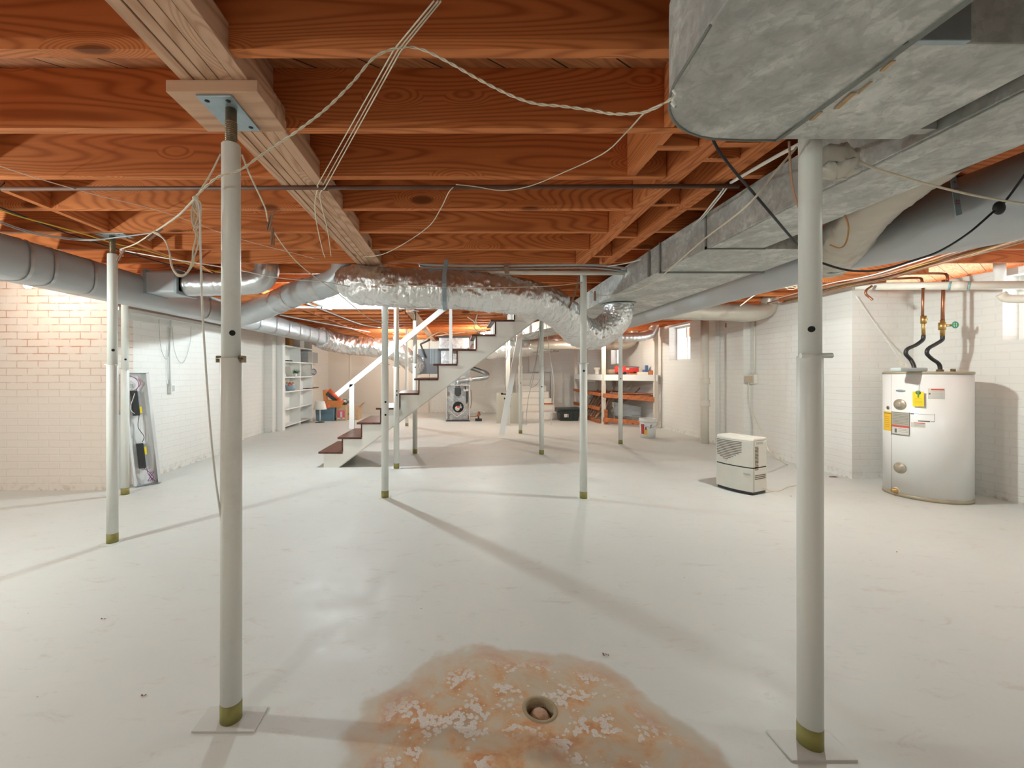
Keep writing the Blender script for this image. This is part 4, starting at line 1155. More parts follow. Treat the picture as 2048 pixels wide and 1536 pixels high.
for py in (762, 806):
    z = P(0, py, Y_).z; mb = MB(); mb.cyl((X_, Y_, z-.045), (X_, Y_, z+.045), .076, n=24); mb.cyl((X_, Y_, z-.05), (X_, Y_, z-.036), .082, n=24); mb.cyl((X_, Y_, z+.036), (X_, Y_, z+.05), .082, n=24); mb.build('coupling', pvc, st_, bevel=.002)
tag(MB().cyl(P(845, 545, 3.84), P(1262, 546, 3.84)+Vector((0, 0, 0)), .020, n=16).build('drain_pipe', pvc), 'thin cream pipe just above the foil duct, under the last joist', 'pipe')
for k, (py, r_, lab) in enumerate(((532, .011, 'upper grey conduit above the thin cream pipe'), (538, .008, 'lower dark conduit above the thin cream pipe'))):
    mb = MB(); mb.tube(smooth([P(830+10*k, py-14, 3.74), P(850, py-3, 3.74), P(950, py, 3.74), P(1100, py-2, 3.74), P(1190, py-2, 3.74), P(1262, py+6, 3.78)], 6), r_, 8)
    tag(mb.build('conduit', cordgrey if k == 0 else platesteel), lab, 'conduit')
# thin iron pipe crossing under the joists
ip = thing('iron_pipe', 'thin rusty iron pipe crossing the whole view below the joists', 'pipe', (-.4, 2.14, 2.09))
mb = MB(); a = PH(4, 378, .925); b_ = PH(1478, 372, .925); mb.cyl(a, b_, .0105, n=14); mb.build('pipe', ironpipe, ip)
mb = MB()
for px in (650, 1438): c = PH(px, 376, .925); mb.cyl(c-Vector((.012, 0, 0)), c+Vector((.012, 0, 0)), .0135, n=12)
mb.build('coupling', ironpipe, ip)
mb = MB(); c = a; mb.tube([c+Vector((-.012, 0, -.012)), c+Vector((-.014, 0, .01)), c+Vector((0, 0, .02)), c+Vector((.012, 0, .03)), c+Vector((.012, 0, .035))], .003, 6); mb.build('hook', darkhole, ip)

def cord(pts, r, mat, label, name='cord', group=None, k=6, n=8, cat=None):
    mb = MB(); mb.tube(smooth(pts, k), r, n)
    return tag(mb.build(name, mat), label, cat or name.split('_')[-1], group)
def twisted(pts, r, sep, turns, mat, label, name):
    base = resample(smooth(pts, 10), 260)
    rt = thing(name, label, name.split('_')[-1], tuple(base[0]))
    for ph in (0, math.pi):
        q = []
        for i, p in enumerate(base):
            t = (base[min(i+1, 259)]-base[max(i-1, 0)]).normalized()
            u = t.cross(Vector((0, 1, 0))).normalized(); w = t.cross(u)
            a_ = ph+i/259*turns*2*math.pi
            q.append(p+(u*math.cos(a_)+w*math.sin(a_))*sep)
        mb = MB(); mb.tube(q, r, 6); mb.build('strand', mat, rt)
    return rt
# twisted clothesline draped over the first joist
T1 = [P(1345, 196, 1.02), P(1325, 208, 1.06), P(1290, 224, 1.10), P(1230, 228, 1.14), P(1180, 220, 1.18), P(1120, 212, 1.2), P(1070, 207, 1.21), P(1020, 190, 1.22), P(960, 160, 1.23), P(900, 126, 1.235), P(850, 101, 1.235), P(815, 94, 1.235), P(780, 100, 1.235), P(745, 118, 1.235), P(705, 165, 1.25), P(655, 215, 1.27), P(600, 258, 1.30), P(560, 285, 1.33), P(520, 312, 1.34), P(480, 340, 1.35), P(440, 352, 1.36), P(415, 370, 1.38), P(392, 393, 1.42)]
twisted(T1, .0021, .0021, 26, cordcream, 'twisted cream clothesline draped over the nearest joist and past the left column', 'twisted_cord')
# three taut lines from the top edge to the girder side
for k, (dx, e) in enumerate(((0, (634, 372)), (8, (646, 370)), (14, (650, 376)))):
    cord([PH(868+dx, 2, .925), PH(788+dx*.9, 99+k*2, .940), P(*e, 2.12)], .0022, cordcream, 'taut cream line running from the top edge over the nearest joist, %s of three' % ('leftmost' if k == 0 else 'middle' if k == 1 else 'rightmost'), 'cord', 'three taut lines', 1)
cord([P(636, 372, 2.12), P(630, 410, 2.3), P(634, 450, 2.6), P(645, 500, 3.2), P(650, 515, 3.45)], .003, cordcream, 'cream line dropping from the iron pipe to the grey flexible duct, left one', 'cord')
cord([P(650, 376, 2.12), P(640, 395, 2.25), P(655, 460, 2.8), P(662, 512, 3.4)], .003, cordcream, 'cream line dropping from the iron pipe to the grey flexible duct, right one', 'cord')
# loops tied at the knot
kn = P(391, 396, 1.42)
kb = thing('knotted_cord', 'bunch of cream cord loops knotted left of the near left column', 'cord', tuple(kn))
mb = MB(); mb.ball(kn, .008, 1.3, 1, 1, 8); mb.build('knot', cordcream, kb)
for pts in ([kn, P(383, 430, 1.42), P(392, 470, 1.42), P(386, 500, 1.42), P(384, 525, 1.42), P(372, 547, 1.42), P(357, 549, 1.42), P(345, 535, 1.43), P(339, 505, 1.45), P(332, 485, 1.5), P(318, 468, 1.6), P(305, 464, 1.7)],
            [kn, P(388, 440, 1.43), P(397, 480, 1.43), P(389, 512, 1.43), P(385, 530, 1.43), P(370, 550, 1.43), P(355, 551, 1.43), P(343, 532, 1.44), P(338, 500, 1.46), P(328, 478, 1.52), P(305, 464, 1.7)],
            [kn, P(386, 415, 1.42), P(402, 440, 1.42), P(389, 455, 1.42), P(383, 425, 1.42), kn],
            [kn, P(402, 410, 1.42), P(398, 450, 1.42), P(388, 460, 1.42), P(396, 430, 1.42), kn]):
    mb = MB(); mb.tube(smooth(pts, 5), .0028, 6); mb.build('loop', cordcream, kb)
cord([kn, P(399, 420, 1.42), P(401, 500, 1.42), P(405, 620, 1.42), P(412, 740, 1.42), P(421, 860, 1.42), P(430, 950, 1.42), P(438, 1010, 1.42), P(447, 1080, 1.43), P(452, 1150, 1.44)], .0034, cordwhite, 'long cord hanging from the knot down beside the near left column', 'cord')
cord([P(441, 308, 1.41), P(420, 350, 1.415), kn], .0026, cordcream, 'cream cord from the near left column top to the knot', 'cord')
cord([kn, P(360, 428, 1.55), P(330, 450, 1.8), P(305, 466, 2.1), P(270, 488, 2.6), P(240, 499, 2.90)], .0036, cordcream, 'cream cord from the knot to the top of the far left column', 'cord')
cord([P(484, 310, 1.42), P(500, 350, 1.5), P(530, 415, 1.8), P(545, 460, 2.2), P(600, 530, 2.9), P(680, 590, 3.3), P(735, 635, 3.4), P(765, 645, 3.6)], .0032, cordcream, 'cream cord slanting from the near left column down to the big foil duct', 'cord')
cord([P(240, 500, 2.92), P(330, 516, 2.8), P(450, 535, 2.9), P(560, 556, 3.1), P(640, 563, 3.3), P(700, 573, 3.45)], .0035, cordwhite, 'white line from the left column top to the big foil duct', 'cord')
cord([P(240, 503, 2.92), P(246, 512, 2.85), P(243, 505, 2.9)], .004, cordcream, 'cream tag end tied round the left column screw', 'cord')
cord([PH(-30, 322, .92), PH(60, 352, .92), PH(185, 388, .92), PH(330, 425, .93), PH(480, 478, .93), PH(640, 520, .93)], .0018, cordwhite, 'thin wire crossing the left joists from the left edge', 'wire')
# clothespins
for k, (px, py, Y, a_) in enumerate(((541, 440, 2.0, .25), (545, 470, 2.1, .0), (312, 466, 2.0, .9), (243, 508, 2.8, .5), (1190, 590, 3.7, 0))):
    rt = thing('clothespin', ['wooden clothespin hanging on the slanting cord, upper one', 'wooden clothespin hanging on the slanting cord, lower one', 'wooden clothespin on the cord right of the left column top', 'wooden clothespin below the left column screw', 'wooden clothespin on the line beside the foil bend column'][k], 'clothespin', tuple(P(px, py, Y)), 'clothespins')
    for s_ in (-1, 1):
        mb = MB(); mb.M = Matrix.Translation(P(px, py, Y)) @ Matrix.Rotation(a_, 4, 'Y'); mb.beam((s_*.006, 0, -.05), (s_*.003, 0, .035), .006, .010, up=(0, 1, 0)); mb.build('peg_half', lath, rt)
# thin cord across the middle joists
cord([PH(1325, 208, .66), P(1290, 225, 1.12), P(1255, 262, 1.3), P(1205, 308, 1.6), P(1120, 348, 1.9), P(1060, 372, 2.05), P(1005, 381, 2.12), P(950, 373, 2.12), P(912, 369, 2.12)], .0022, cordcream, 'thin cream cord sagging from the rounded duct to the iron pipe', 'cord')
cord([P(912, 370, 2.13), P(898, 384, 2.14), P(880, 420, 2.3), P(855, 455, 2.55), P(800, 492, 2.9), P(760, 510, 3.2), P(722, 514, 3.5)], .0026, cordcream, 'thin cream cord from the iron pipe to the girder end', 'cord')
cord([P(1346, 180, 1.02), P(1352, 190, 1.02), P(1346, 200, 1.02), P(1350, 213, 1.02), P(1343, 205, 1.02)], .0035, cordwhite, 'small tangle of white cord at the rounded duct edge', 'cord')
# black cord with a switch
bc = thing('power_cable', 'black electric cord with inline switch drooping under the trunk duct on the right', 'cable', tuple(P(1420, 275, 1.35)))
mb = MB(); mb.tube(smooth([P(1420, 268, 1.33), P(1440, 305, 1.35), P(1475, 350, 1.4), P(1500, 378, 1.45), P(1540, 425, 1.5), P(1580, 472, 1.6), P(1604, 497, 1.65), P(1625, 515, 1.65), P(1650, 528, 1.65), P(1700, 541, 1.65), P(1760, 540, 1.65), P(1830, 520, 1.65), P(1880, 502, 1.65), P(1935, 468, 1.65), P(1985, 425, 1.65), P(2010, 403, 1.65), P(2060, 335, 1.6)], 7), .0042, 8); mb.build('cable', blackrub, bc)
mb = MB(); c = P(1998, 416, 1.65); mb.ball(c, .022, 1.0, .6, 1.2, 8); mb.build('inline_switch', blackrub, bc)
cord([P(1690, 303, 1.42), P(1715, 318, 1.40), P(1735, 331, 1.4), P(1790, 349, 1.42), P(1870, 372, 1.45), P(1960, 393, 1.5), P(2070, 411, 1.55)], .0036, cordcream, 'cream cord from the cloth wad to the right edge', 'cord')
cord([P(1603, 286, 1.40), P(1540, 320, 1.6), P(1462, 365, 2.0)], .007, cordwhite, 'thick white cable end from the duct corner to the iron pipe', 'cable')
for k in (0, 1):
    cord([P(1449+k*6, 374, 2.12), P(1430+k*5, 400, 2.25), P(1385+k*4, 452, 2.7), P(1320+k*6, 500, 3.3), P(1270+k*3, 522, 3.5), P(1215, 533, 3.62)], .0042, cordwhite, ('left' if k == 0 else 'right')+' one of the paired white cables curving beside the trunk duct', 'cable', 'paired white cables')
cord([P(1597, 290, 1.42), P(1545, 350, 1.435), P(1490, 415, 1.44), P(1400, 485, 2.2), P(1310, 562, 3.1), P(1262, 583, 3.5), P(1220, 590, 3.7), P(1195, 590, 3.85), P(1180, 582, 3.95)], .0036, cordcream, 'cream cord running along the trunk duct side to the foil bend column', 'cord')
cord([P(1165, 565, 3.93), P(1100, 572, 3.75), P(950, 576, 3.55), P(840, 572, 3.5), P(740, 566, 3.5)], .003, cordcream, 'cream line stretched in front of the big foil duct', 'cord')
cord([P(1578, 283, 1.4), P(1583, 360, 1.4), P(1592, 400, 1.4), P(1604, 428, 1.42)], .0035, plain('tan wire', (.5, .3, .2), .6), 'tan wire hanging left of the near right column top', 'wire')
cord([P(1690, 430, 1.75), P(1697, 455, 1.75), P(1692, 485, 1.75), P(1680, 496, 1.75), P(1660, 490, 1.75)], .003, plain('orange wire', (.55, .28, .1), .6), 'short orange wire curl by the branch duct', 'wire')
# yellow and black cables at the upper left
cord([PH(-30, 408, .925), PH(30, 430, .925), PH(110, 452, .925), PH(175, 470, .92), PH(230, 487, .925), PH(300, 503, .925), PH(420, 540, .92), PH(520, 560, .9)], .0045, cordyellow, 'yellow cable under the left joists', 'cable')
cord([PH(-30, 404, .93), PH(40, 430, .93), PH(120, 462, .93), PH(230, 497, .93), PH(330, 527, .93), PH(430, 548, .92)], .005, blackrub, 'black cable beside the yellow one under the left joists', 'cable')
for k in (0, 1):
    cord([P(-30, 430+k*4, 2.6), P(40, 457+k*3, 2.7), P(100, 471+k*3, 2.8), P(180, 479+k*2, 2.85), P(240, 474, 2.88), P(305, 466, 2.5)], .0036, cordgrey, ('upper' if k == 0 else 'lower')+' one of the two grey cables sagging to the left column top', 'cable', 'grey cables at upper left')

# bundle of cables under the right joists
mats = [cordwhite, cordbrown, cordcream, cordbrown, cordgrey, cordyellow, copper, cordbrown, cordcream, cordbrown]
labs = ['white', 'dark brown', 'cream', 'thin brown', 'grey', 'yellow', 'copper', 'slack brown', 'slack cream', 'lowest brown']
rg = random.Random(4)
for k in range(10):
    o1 = rg.uniform(-.16, .16); h = .93-.012*(k % 4)
    pts = []
    for (px, py) in ((1560, 598), (1620, 582), (1680, 566), (1760, 548), (1850, 522), (1950, 492), (2070, 455)):
        q = PH(px, py, .93); y = q.y
        pts.append(Vector((q.x+o1+rg.uniform(-.025, .025), y+rg.uniform(-.03, .03), EYE+h-.012*abs(math.sin(y*2.1+k)))))
    cord(pts, rg.choice((.005, .006, .008)), mats[k], labs[k]+' cable in the bundle under the joists along the right wall', 'cable', 'cable bundle on the right')
co = thing('copper_line', 'copper water line looping under the right joists above the pvc pipe', 'pipe', (4.2, 4.1, 2.08))
mb = MB(); mb.tube(smooth([P(1760, 552, 4.2), P(1800, 548, 4.2), P(1880, 547, 4.15), P(1893, 550, 4.12), P(1895, 556, 4.1), P(1895, 566, 4.1)], 4), .011, 10); mb.build('pipe', copper, co)
mb = MB(); mb.tube(smooth([P(1745, 560, 4.2), P(1800, 557, 4.2), P(1838, 556, 4.15), P(1844, 562, 4.1), P(1845, 574, 4.1)], 4), .011, 10); mb.build('pipe', copper, co)
cord([P(1744, 572, 4.3), P(1733, 580, 4.3), P(1732, 588, 4.3), P(1738, 594, 4.3), P(1745, 600, 4.28)], .011, copper, 'short bent copper stub at the wall corner under the pvc pipe', 'pipe_stub', cat='pipe')
cord([P(1712, 592, 4.66), P(1745, 640, 4.66), P(1780, 690, 4.6), P(1800, 722, 4.3), P(1812, 730, 4.05)], .004, cordwhite, 'white cable slanting from the wall corner to the heater top', 'cable')
cord([P(1795, 722, 4.2), P(1803, 729, 4.1), P(1812, 733, 4.0)], .006, cordcream, 'short tan wire entering the case on the heater', 'wire')
# coil of white wire and loose ends near the middle right
mb = MB(); c = P(1575, 585, 4.6); c.z = JB-.022
mb.tube([c+Vector((.10*math.cos(t*.4), .05*math.sin(t*.4), .02*math.sin(t*.9)+.012*math.sin(t*.13))) for t in range(80)], .0035, 6)
tag(mb.build('wire_coil', cordcream), 'coil of cream wire hanging beside the near right column above the branch duct', 'wire')
cord([P(1545, 575, 4.6), P(1510, 590, 4.7), P(1480, 612, 4.8)], .006, cordcream, 'cream cable running down left from the wire coil', 'cable')
# hanging wires round the far columns and pipes
rw = random.Random(9)
def dangling(pts, r, mat, lab): cord(pts, r, mat, lab, 'hanging_wire', 'loose wires near the far columns', 5, 6, 'wire')
dangling([P(1082, 650, 6.05), P(1076, 700, 6.0), P(1068, 750, 6.0), P(1056, 800, 6.0), P(1052, 850, 6.0)], .004, cordgrey, 'grey loose wire left of the wired column, reaching lowest')
dangling([P(1080, 645, 6.05), P(1072, 720, 6.0), P(1060, 770, 6.0), P(1070, 772, 6.0), P(1080, 760, 6.0)], .004, cordgrey, 'grey loose wire hooked back to the wired column')
dangling([P(1092, 640, 6.05), P(1098, 700, 6.0), P(1108, 770, 6.0), P(1102, 850, 6.0)], .004, cordwhite, 'white loose wire right of the wired column')
dangling([P(1012, 665, 8.0), P(1016, 700, 8.0), P(1008, 740, 8.0), P(1012, 780, 8.0), P(1018, 800, 8.0)], .005, cordgrey, 'grey loose wire in front of the leaning plank, left one')
dangling([P(1020, 660, 8.0), P(1030, 690, 8.0), P(1028, 730, 8.0), P(1035, 790, 8.0)], .005, cordwhite, 'white loose wire in front of the leaning plank, right one')
dangling([P(1040, 655, 7.0), P(1055, 672, 6.8), P(1072, 662, 6.5), P(1082, 652, 6.2)], .006, cordwhite, 'white wire swag between the plank top and the wired column, upper')
dangling([P(1042, 630, 7.0), P(1045, 668, 7.0), P(1060, 678, 6.8), P(1080, 664, 6.4), P(1082, 645, 6.2)], .006, cordgrey, 'grey wire swag between the plank top and the wired column, lower')
for k, pts in enumerate(([PH(610, 605, .93), PH(660, 625, .93), PH(720, 648, .93), PH(760, 655, .932)], [PH(560, 630, .93), PH(640, 645, .93), PH(740, 664, .93)])):
    cord(pts, .012, cordgrey, ['near', 'far'][k]+' grey cable snaking under the far left joists', 'cable', 'cables under the far joists')
for k, pts in enumerate(([P(935, 634, 7), P(950, 645, 7), P(948, 655, 7.0), P(960, 668, 7.2)], [P(955, 628, 7), P(952, 645, 7), P(962, 655, 7.1)], [P(870, 672, 9), P(900, 668, 9), P(950, 662, 8.5), P(972, 664, 8.3)], [P(846, 682, 9), P(880, 664, 9), P(905, 672, 8.8)])):
    cord(pts, .009, cordcream, ['cream cable dropping behind the upper treads, left one', 'cream cable dropping behind the upper treads, right one', 'long cream cable above the bright box duct', 'short cream cable above the coil cabinet'][k], 'cable', 'cables under the far joists')

# ---------------------------------------------------------------- left wall fittings
lf = thing('wall_conduit', 'white painted conduit with outlet box on the left brick wall', 'conduit', (WL, 5.1, 1.0))
y_ = 5.06; zb_ = P(339, 776, y_).z
mb = MB(); mb.cyl((WL+.012, y_, zb_+.05), (WL+.012, y_, 1.79), .010, n=10); mb.build('tube', whitepaint, lf)
mb = MB(); mb.box(WL+.0005, WL+.05, y_-.035, y_+.035, zb_-.06, zb_+.055); mb.build('outlet_box', whitepaint, lf, bevel=.006)
mb = MB(); mb.box(WL+.05, WL+.053, y_-.02, y_+.02, zb_-.04, zb_+.03); mb.build('outlet_face', greyp, lf)
for k, pts in enumerate(([(1.78, 4.86), (1.5, 4.88), (1.36, 4.94), (1.34, 5.0), (1.5, 5.05)], [(1.72, 5.08), (1.45, 5.12), (1.30, 5.22), (1.33, 5.32), (1.55, 5.42), (1.76, 5.44)], [(1.70, 5.04), (1.3, 5.0), (1.15, 5.0), (1.0, 5.03)])):
    cord([(WL+.02, y, z) for z, y in pts], .003, cordgrey, ['wire loop left of the wall conduit on the left wall', 'wire loop right of the wall conduit on the left wall', 'loose wire following the wall conduit down to its outlet'][k], 'wire', 'loose wires on the left wall')
fx = thing('light_fixture', 'opened white fluorescent fixture with two black ballasts leaning on the left wall', 'light fixture', (-3.28, 4.46, 0))
u_ = Vector((.60, .80, 0)).normalized()
Bc = Vector((-3.275, 4.46, .012)); Tc = Vector((-3.385, 4.43, 1.165))
up_ = (Tc-Bc).normalized(); n_ = u_.cross(up_).normalized()
if n_.y > 0: n_ = -n_
Lf = (Tc-Bc).length
Mf = Matrix.Translation(Bc) @ Matrix((u_, up_, n_)).transposed().to_4x4()
def fbox(x0, x1, y0, y1, z0, z1): mb = MB(Mf); return mb.box(x0, x1, y0, y1, z0, z1)
mb = fbox(-.115, .115, 0, Lf, -.002, .0); mb.box(-.117, -.115, 0, Lf, 0, .04); mb.box(.115, .117, 0, Lf, 0, .04); mb.box(.09, .117, 0, Lf, .04, .042); mb.box(-.117, -.098, 0, Lf, .04, .042)
mb.build('channel', paint('white fixture enamel', (.74, .75, .75), .35, .35, (.3, .3, .3), 9), fx)
mb = fbox(-.117, .117, -.004, 0, 0, .045); mb.box(-.117, .117, Lf, Lf+.004, 0, .045); mb.build('end_plate', platesteel, fx)
for (ya, s_) in ((.72, 0), (.17, 1)):
    k_ = fbox(-.055, .0, ya, ya+.26, .001, .04).build('ballast', plain('black ballast', (.025, .028, .03), .4), fx, bevel=.004)
    fbox(.001, .022, ya+.01, ya+.25, .001, .036).build('ballast_side', plain('ballast grey', (.3, .33, .33), .4), fx)
    fbox(.002, .021, ya+(.02 if not s_ else .14), ya+(.09 if not s_ else .22), .036, .038).build('yellow_label', yel, fx)
fbox(-.06, -.02, 1.01, 1.05, .0, .004).build('knockout', greyp, fx)
wm = [plain('purple wire', (.25, .04, .25), .5), plain('red wire', (.5, .04, .06), .5), cordwhite, blackrub]
for k, pts in enumerate(([(-.09, 1.13), (-.02, 1.12), (.04, 1.06), (.0, 1.0), (-.03, .98)], [(-.06, 1.14), (.0, 1.10), (.02, 1.04), (-.01, .98)], [(-.03, .72), (.0, .66), (-.01, .55), (-.02, .44)], [(-.01, .72), (-.03, .6), (.01, .5), (-.01, .44)],
                         [(-.02, .17), (.02, .12), (.05, .06), (.0, .03), (.03, .08), (.06, .12), (.02, .10), (.04, .03)], [(0, .17), (.01, .1), (.04, .05), (.06, .02)], [(-.03, .95), (-.08, .8), (-.05, .74)])):
    mb = MB(Mf); mb.tube(smooth([Vector((x, y, .03+.004*k)) for x, y in pts], 6), .003, 6); mb.build('lead_wire', wm[[1, 0, 2, 3, 0, 0, 2][k]], fx)
mb = MB(); mb.beam((-3.40, 4.30, .0), (-3.43, 4.29, .75), .10, .006, up=(1, -.6, 0)); tag(mb.build('loose_panel', greyp), 'thin grey strip leaning behind the opened light fixture', 'panel')
cord([P(300, 823, 4.75), P(318, 812, 4.9), P(325, 800, 4.95)], .003, cordgrey, 'thin wire sticking up from the leaning fixture', 'wire')

# ---------------------------------------------------------------- bookcase and its things
BY0, BY1, BX0, BX1 = 8.51, 10.30, -3.81, -3.56
bk = thing('bookcase', 'built-in white bookcase of two bays against the far left wall', 'bookcase', (BX1, 9.4, 0))
shz = [.08, .42, .78, 1.08, 1.40, 1.73]; bt = 1.98
mb = MB(); mb.box(BX0+.001, BX0+.02, BY0, BY1, 0, bt); mb.build('back_panel', whitepaint, bk)
for y in (BY0, (BY0+BY1)/2-.012+.1, BY1-.025):
    w = .16 if y == BY0 else .025
    if y == BY0: y -= .0
    mb = MB(); mb.box(BX0+.02, BX1, y, y+(.03 if w > .1 else w), 0, bt); mb.build('upright', whitepaint, bk, bevel=.002)
mb = MB(); mb.box(BX1-.0, BX1+.02, BY0-.0, BY0+.13, 0, JB-.04); mb.build('face_board', whitepaint, bk, bevel=.002)
ymid = (BY0+BY1)/2-.012+.1
for z in shz+[bt]:
    for (a, b_) in ((BY0+.03, ymid), (ymid+.025, BY1-.025)):
        mb = MB(); mb.box(BX0+.02, BX1-.002, a, b_, z-.022, z); mb.build('shelf', whitepaint, bk, bevel=.002)
def sh(px, z): # a place on the shelves at picture column px
    Y = F*(BX1-.10)/(px-CX); return Vector((BX1-.10, Y, z))
c = sh(578, 1.73); mb = MB()
mb.prism([(c.y-.10, c.z+.001), (c.y+.08, c.z+.001), (c.y+.10, c.z+.17), (c.y+.16, c.z+.235), (c.y-.13, c.z+.235), (c.y-.10, c.z+.17)], 'x', c.x-.08, c.x+.05); tag(mb.build('brown_bag', plain('brown paper', (.48, .24, .08), .7), bevel=.004), 'brown paper bag on the top shelf of the bookcase', 'bag')
c = sh(600, 1.73); mb = MB(); mb.box(c.x-.05, c.x+.04, c.y-.13, c.y+.16, c.z+.0005, c.z+.20); tag(mb.build('grey_box', plain('pale blue grey box', (.55, .60, .64), .5), bevel=.004), 'pale blue-grey box beside the brown bag on the top shelf', 'box')
c = sh(614, 1.40); mb = MB(); mb.box(c.x-.08, c.x+.10, c.y-.20, c.y+.48, 1.4005, 1.66); tag(mb.build('grey_panel_box', plain('grey box', (.34, .36, .37), .5), bevel=.004), 'large flat grey box in the right bay of the bookcase', 'box')
c = sh(574, 1.40); mb = MB(); mb.box(c.x-.02, c.x+.07, c.y-.08, c.y+.12, 1.4005, 1.43); tag(mb.build('black_case', blackrub, bevel=.003), 'small flat black case on the second shelf from the top', 'case')
c = sh(575, 1.08); mb = MB(); mb.beam(Vector((c.x, c.y+.13, 1.084)), Vector((c.x, c.y-.03, 1.30)), .15, .012, up=(0, 1, 0)); tag(mb.build('picture_frame', whiteplastic, bevel=.002), 'pale picture frame leaning on the middle shelf', 'frame')
c = sh(588, 1.08); pt = thing('potted_plant', 'small green potted plant on the middle shelf of the bookcase', 'plant', tuple(c))
mb = MB(); mb.lathe((c.x+.02, c.y+.03, 1.0805), [(0, 0), (.03, 0), (.04, .075), (.035, .075), (0, .06)], 16); mb.build('pot', warmwhite, pt)
mb = MB()
for k in range(36):
    a_ = rw.uniform(0, 6.28); e = rw.uniform(.2, 1.3); d = Vector((math.cos(a_)*math.cos(e), math.sin(a_)*math.cos(e), math.sin(e)))
    b0 = Vector((c.x+.02, c.y+.03, 1.145)); m_ = b0+d*rw.uniform(.04, .08); s_ = Vector((-math.sin(a_), math.cos(a_), 0))*.012
    mb.add([b0, m_+s_, b0+d*.13-Vector((0, 0, .02)), m_-s_], [(0, 1, 2, 3)])
mb.build('foliage', plain('plant green', (.06, .16, .07), .6), pt)
c = sh(581, .78); bw = thing('basket', 'basket of mixed odds and ends on a lower shelf of the bookcase', 'basket', (c.x, c.y, .78))
mb = MB(); mb.lathe((c.x, c.y, .7805), [(0, 0), (.09, 0), (.11, .12), (.10, .12), (.085, .01), (0, .01)], 20); mb.build('bowl', plain('blue grey basket', (.3, .38, .46), .6, 0, .3, 30), bw)
mb = MB()
for k in range(14): mb.cur = k % 3; mb.ball((c.x+rw.uniform(-.07, .07), c.y+rw.uniform(-.11, .12), .90+rw.uniform(0, .05)), .032, 1, 1, .7, 6)
mb.build('odds', [papery, plain('pale odds', (.7, .62, .5), .6), plain('red odds', (.5, .15, .1), .6)], bw)
dl = thing('desk_lamp', 'tall chrome clamp lamp with round reflector in the right bay of the bookcase', 'lamp', tuple(sh(618, .78)))
c = sh(617, .78); c.x += .06
mb = MB(); mb.box(c.x-.09, c.x+.05, c.y-.28, c.y+.42, .781, .80); mb.build('dark_tray', treadmat, dl)
chrome = plain('chrome', (.75, .77, .8), .12, 1, .02)
mb = MB(); mb.cyl((c.x, c.y, .80), (c.x+.02, c.y-.04, 1.36), .006, n=8); mb.cyl((c.x, c.y+.12, .80), (c.x+.02, c.y+.02, 1.30), .005, n=8); mb.cyl((c.x, c.y-.15, 1.365), (c.x+.05, c.y+.16, 1.35), .006, n=8); mb.build('arm', plain('grey arm', (.3, .31, .32), .4, .5), dl)
hc = P(626, 744, F*(c.x+.10)/(626-CX)); mb = MB(); mb.lathe(hc, [(.075, .03), (.08, .025), (.055, -.01), (.02, -.04), (0, -.045)], 28, (.75, -.6, 0)); mb.ball(hc, .03, n=8); mb.build('reflector', chrome, dl)
# things on the floor in the far left corner
c = FL(640, 845); fl_ = thing('floor_lamp', 'short lamp with white cone shade standing on the floor by the bookcase', 'lamp', (c.x, c.y, 0))
mb = MB(); mb.lathe((c.x, c.y, 0), [(0, .0), (.105, 0), (.105, .012), (.03, .025), (0, .03)], 28); mb.build('base', plain('dark lamp base', (.1, .09, .06), .4, .5), fl_)
mb = MB(); mb.cyl((c.x, c.y, .02), (c.x, c.y, .40), .014, n=12); mb.build('pole', warmwhite, fl_)
mb = MB(); mb.lathe((c.x, c.y, 0), [(.155, .31), (.105, .50), (.103, .50), (.153, .31)], 32); mb.build('lamp_shade', plain('cream shade', (.74, .72, .65), .8), fl_)
c = FL(654, 841); c.y = 10.45; c = Vector((P(654, 0, 10.45).x, 10.45, 0)); tt = thing('storage_tote', 'blue-grey plastic tote on the floor behind the lamp', 'tote', (c.x, c.y, 0))
bl = plain('slate blue plastic', (.13, .22, .28), .4)
def taper(mb, c, w, d, h, t=.06, z0=0):
    vs = []
    for (k, z) in ((1-t, z0), (1, z0+h)):
        for sx in (-1, 1):
            for sy in (-1, 1): vs.append((c.x+sx*w/2*k, c.y+sy*d/2*k, z))
    mb.add(vs, [(0, 1, 3, 2), (4, 6, 7, 5), (0, 4, 5, 1), (2, 3, 7, 6), (0, 2, 6, 4), (1, 5, 7, 3)])
mb = MB(); taper(mb, c, .46, .36, .30); mb.build('body', bl, tt, bevel=.02)
mb = MB(); mb.cbox((c.x, c.y, .312), (.49, .39, .025)); mb.build('lid', bl, tt, bevel=.008)
mb = MB(); mb.box(c.x-.18, c.x+.18, c.y-.19, c.y-.175, .20, .215); mb.build('rib', bl, tt)
c2 = Vector((P(668, 0, 10.4).x, 10.4, .326)); ob = thing('toy_box', 'orange cardboard box with toys on top of the tote', 'box', tuple(c2))
orm = plain('orange card', (.62, .22, .06), .6); org = plain('bright orange red', (.80, .13, .05), .45)
mb = MB(); mb.M = Matrix.Translation(c2); mb.prism([(-.20, 0), (.20, .0), (.26, .16), (-.21, .16)], 'y', -.12, .12); mb.prism([(-.24, .42), (-.20, .0), (-.16, .0), (-.19, .42)], 'y', -.12, .12); mb.build('carton', orm, ob, bevel=.004)
mb = MB(); mb.cyl(c2+Vector((-.10, -.06, .42)), c2+Vector((.12, -.06, .20)), .05, .035, n=14); mb.cyl(c2+Vector((.12, -.07, .20)), c2+Vector((.24, -.07, .10)), .05, .03, n=14); mb.ball(c2+Vector((-.12, -.10, .02)), .06, n=8); mb.build('orange_toy', org, ob)
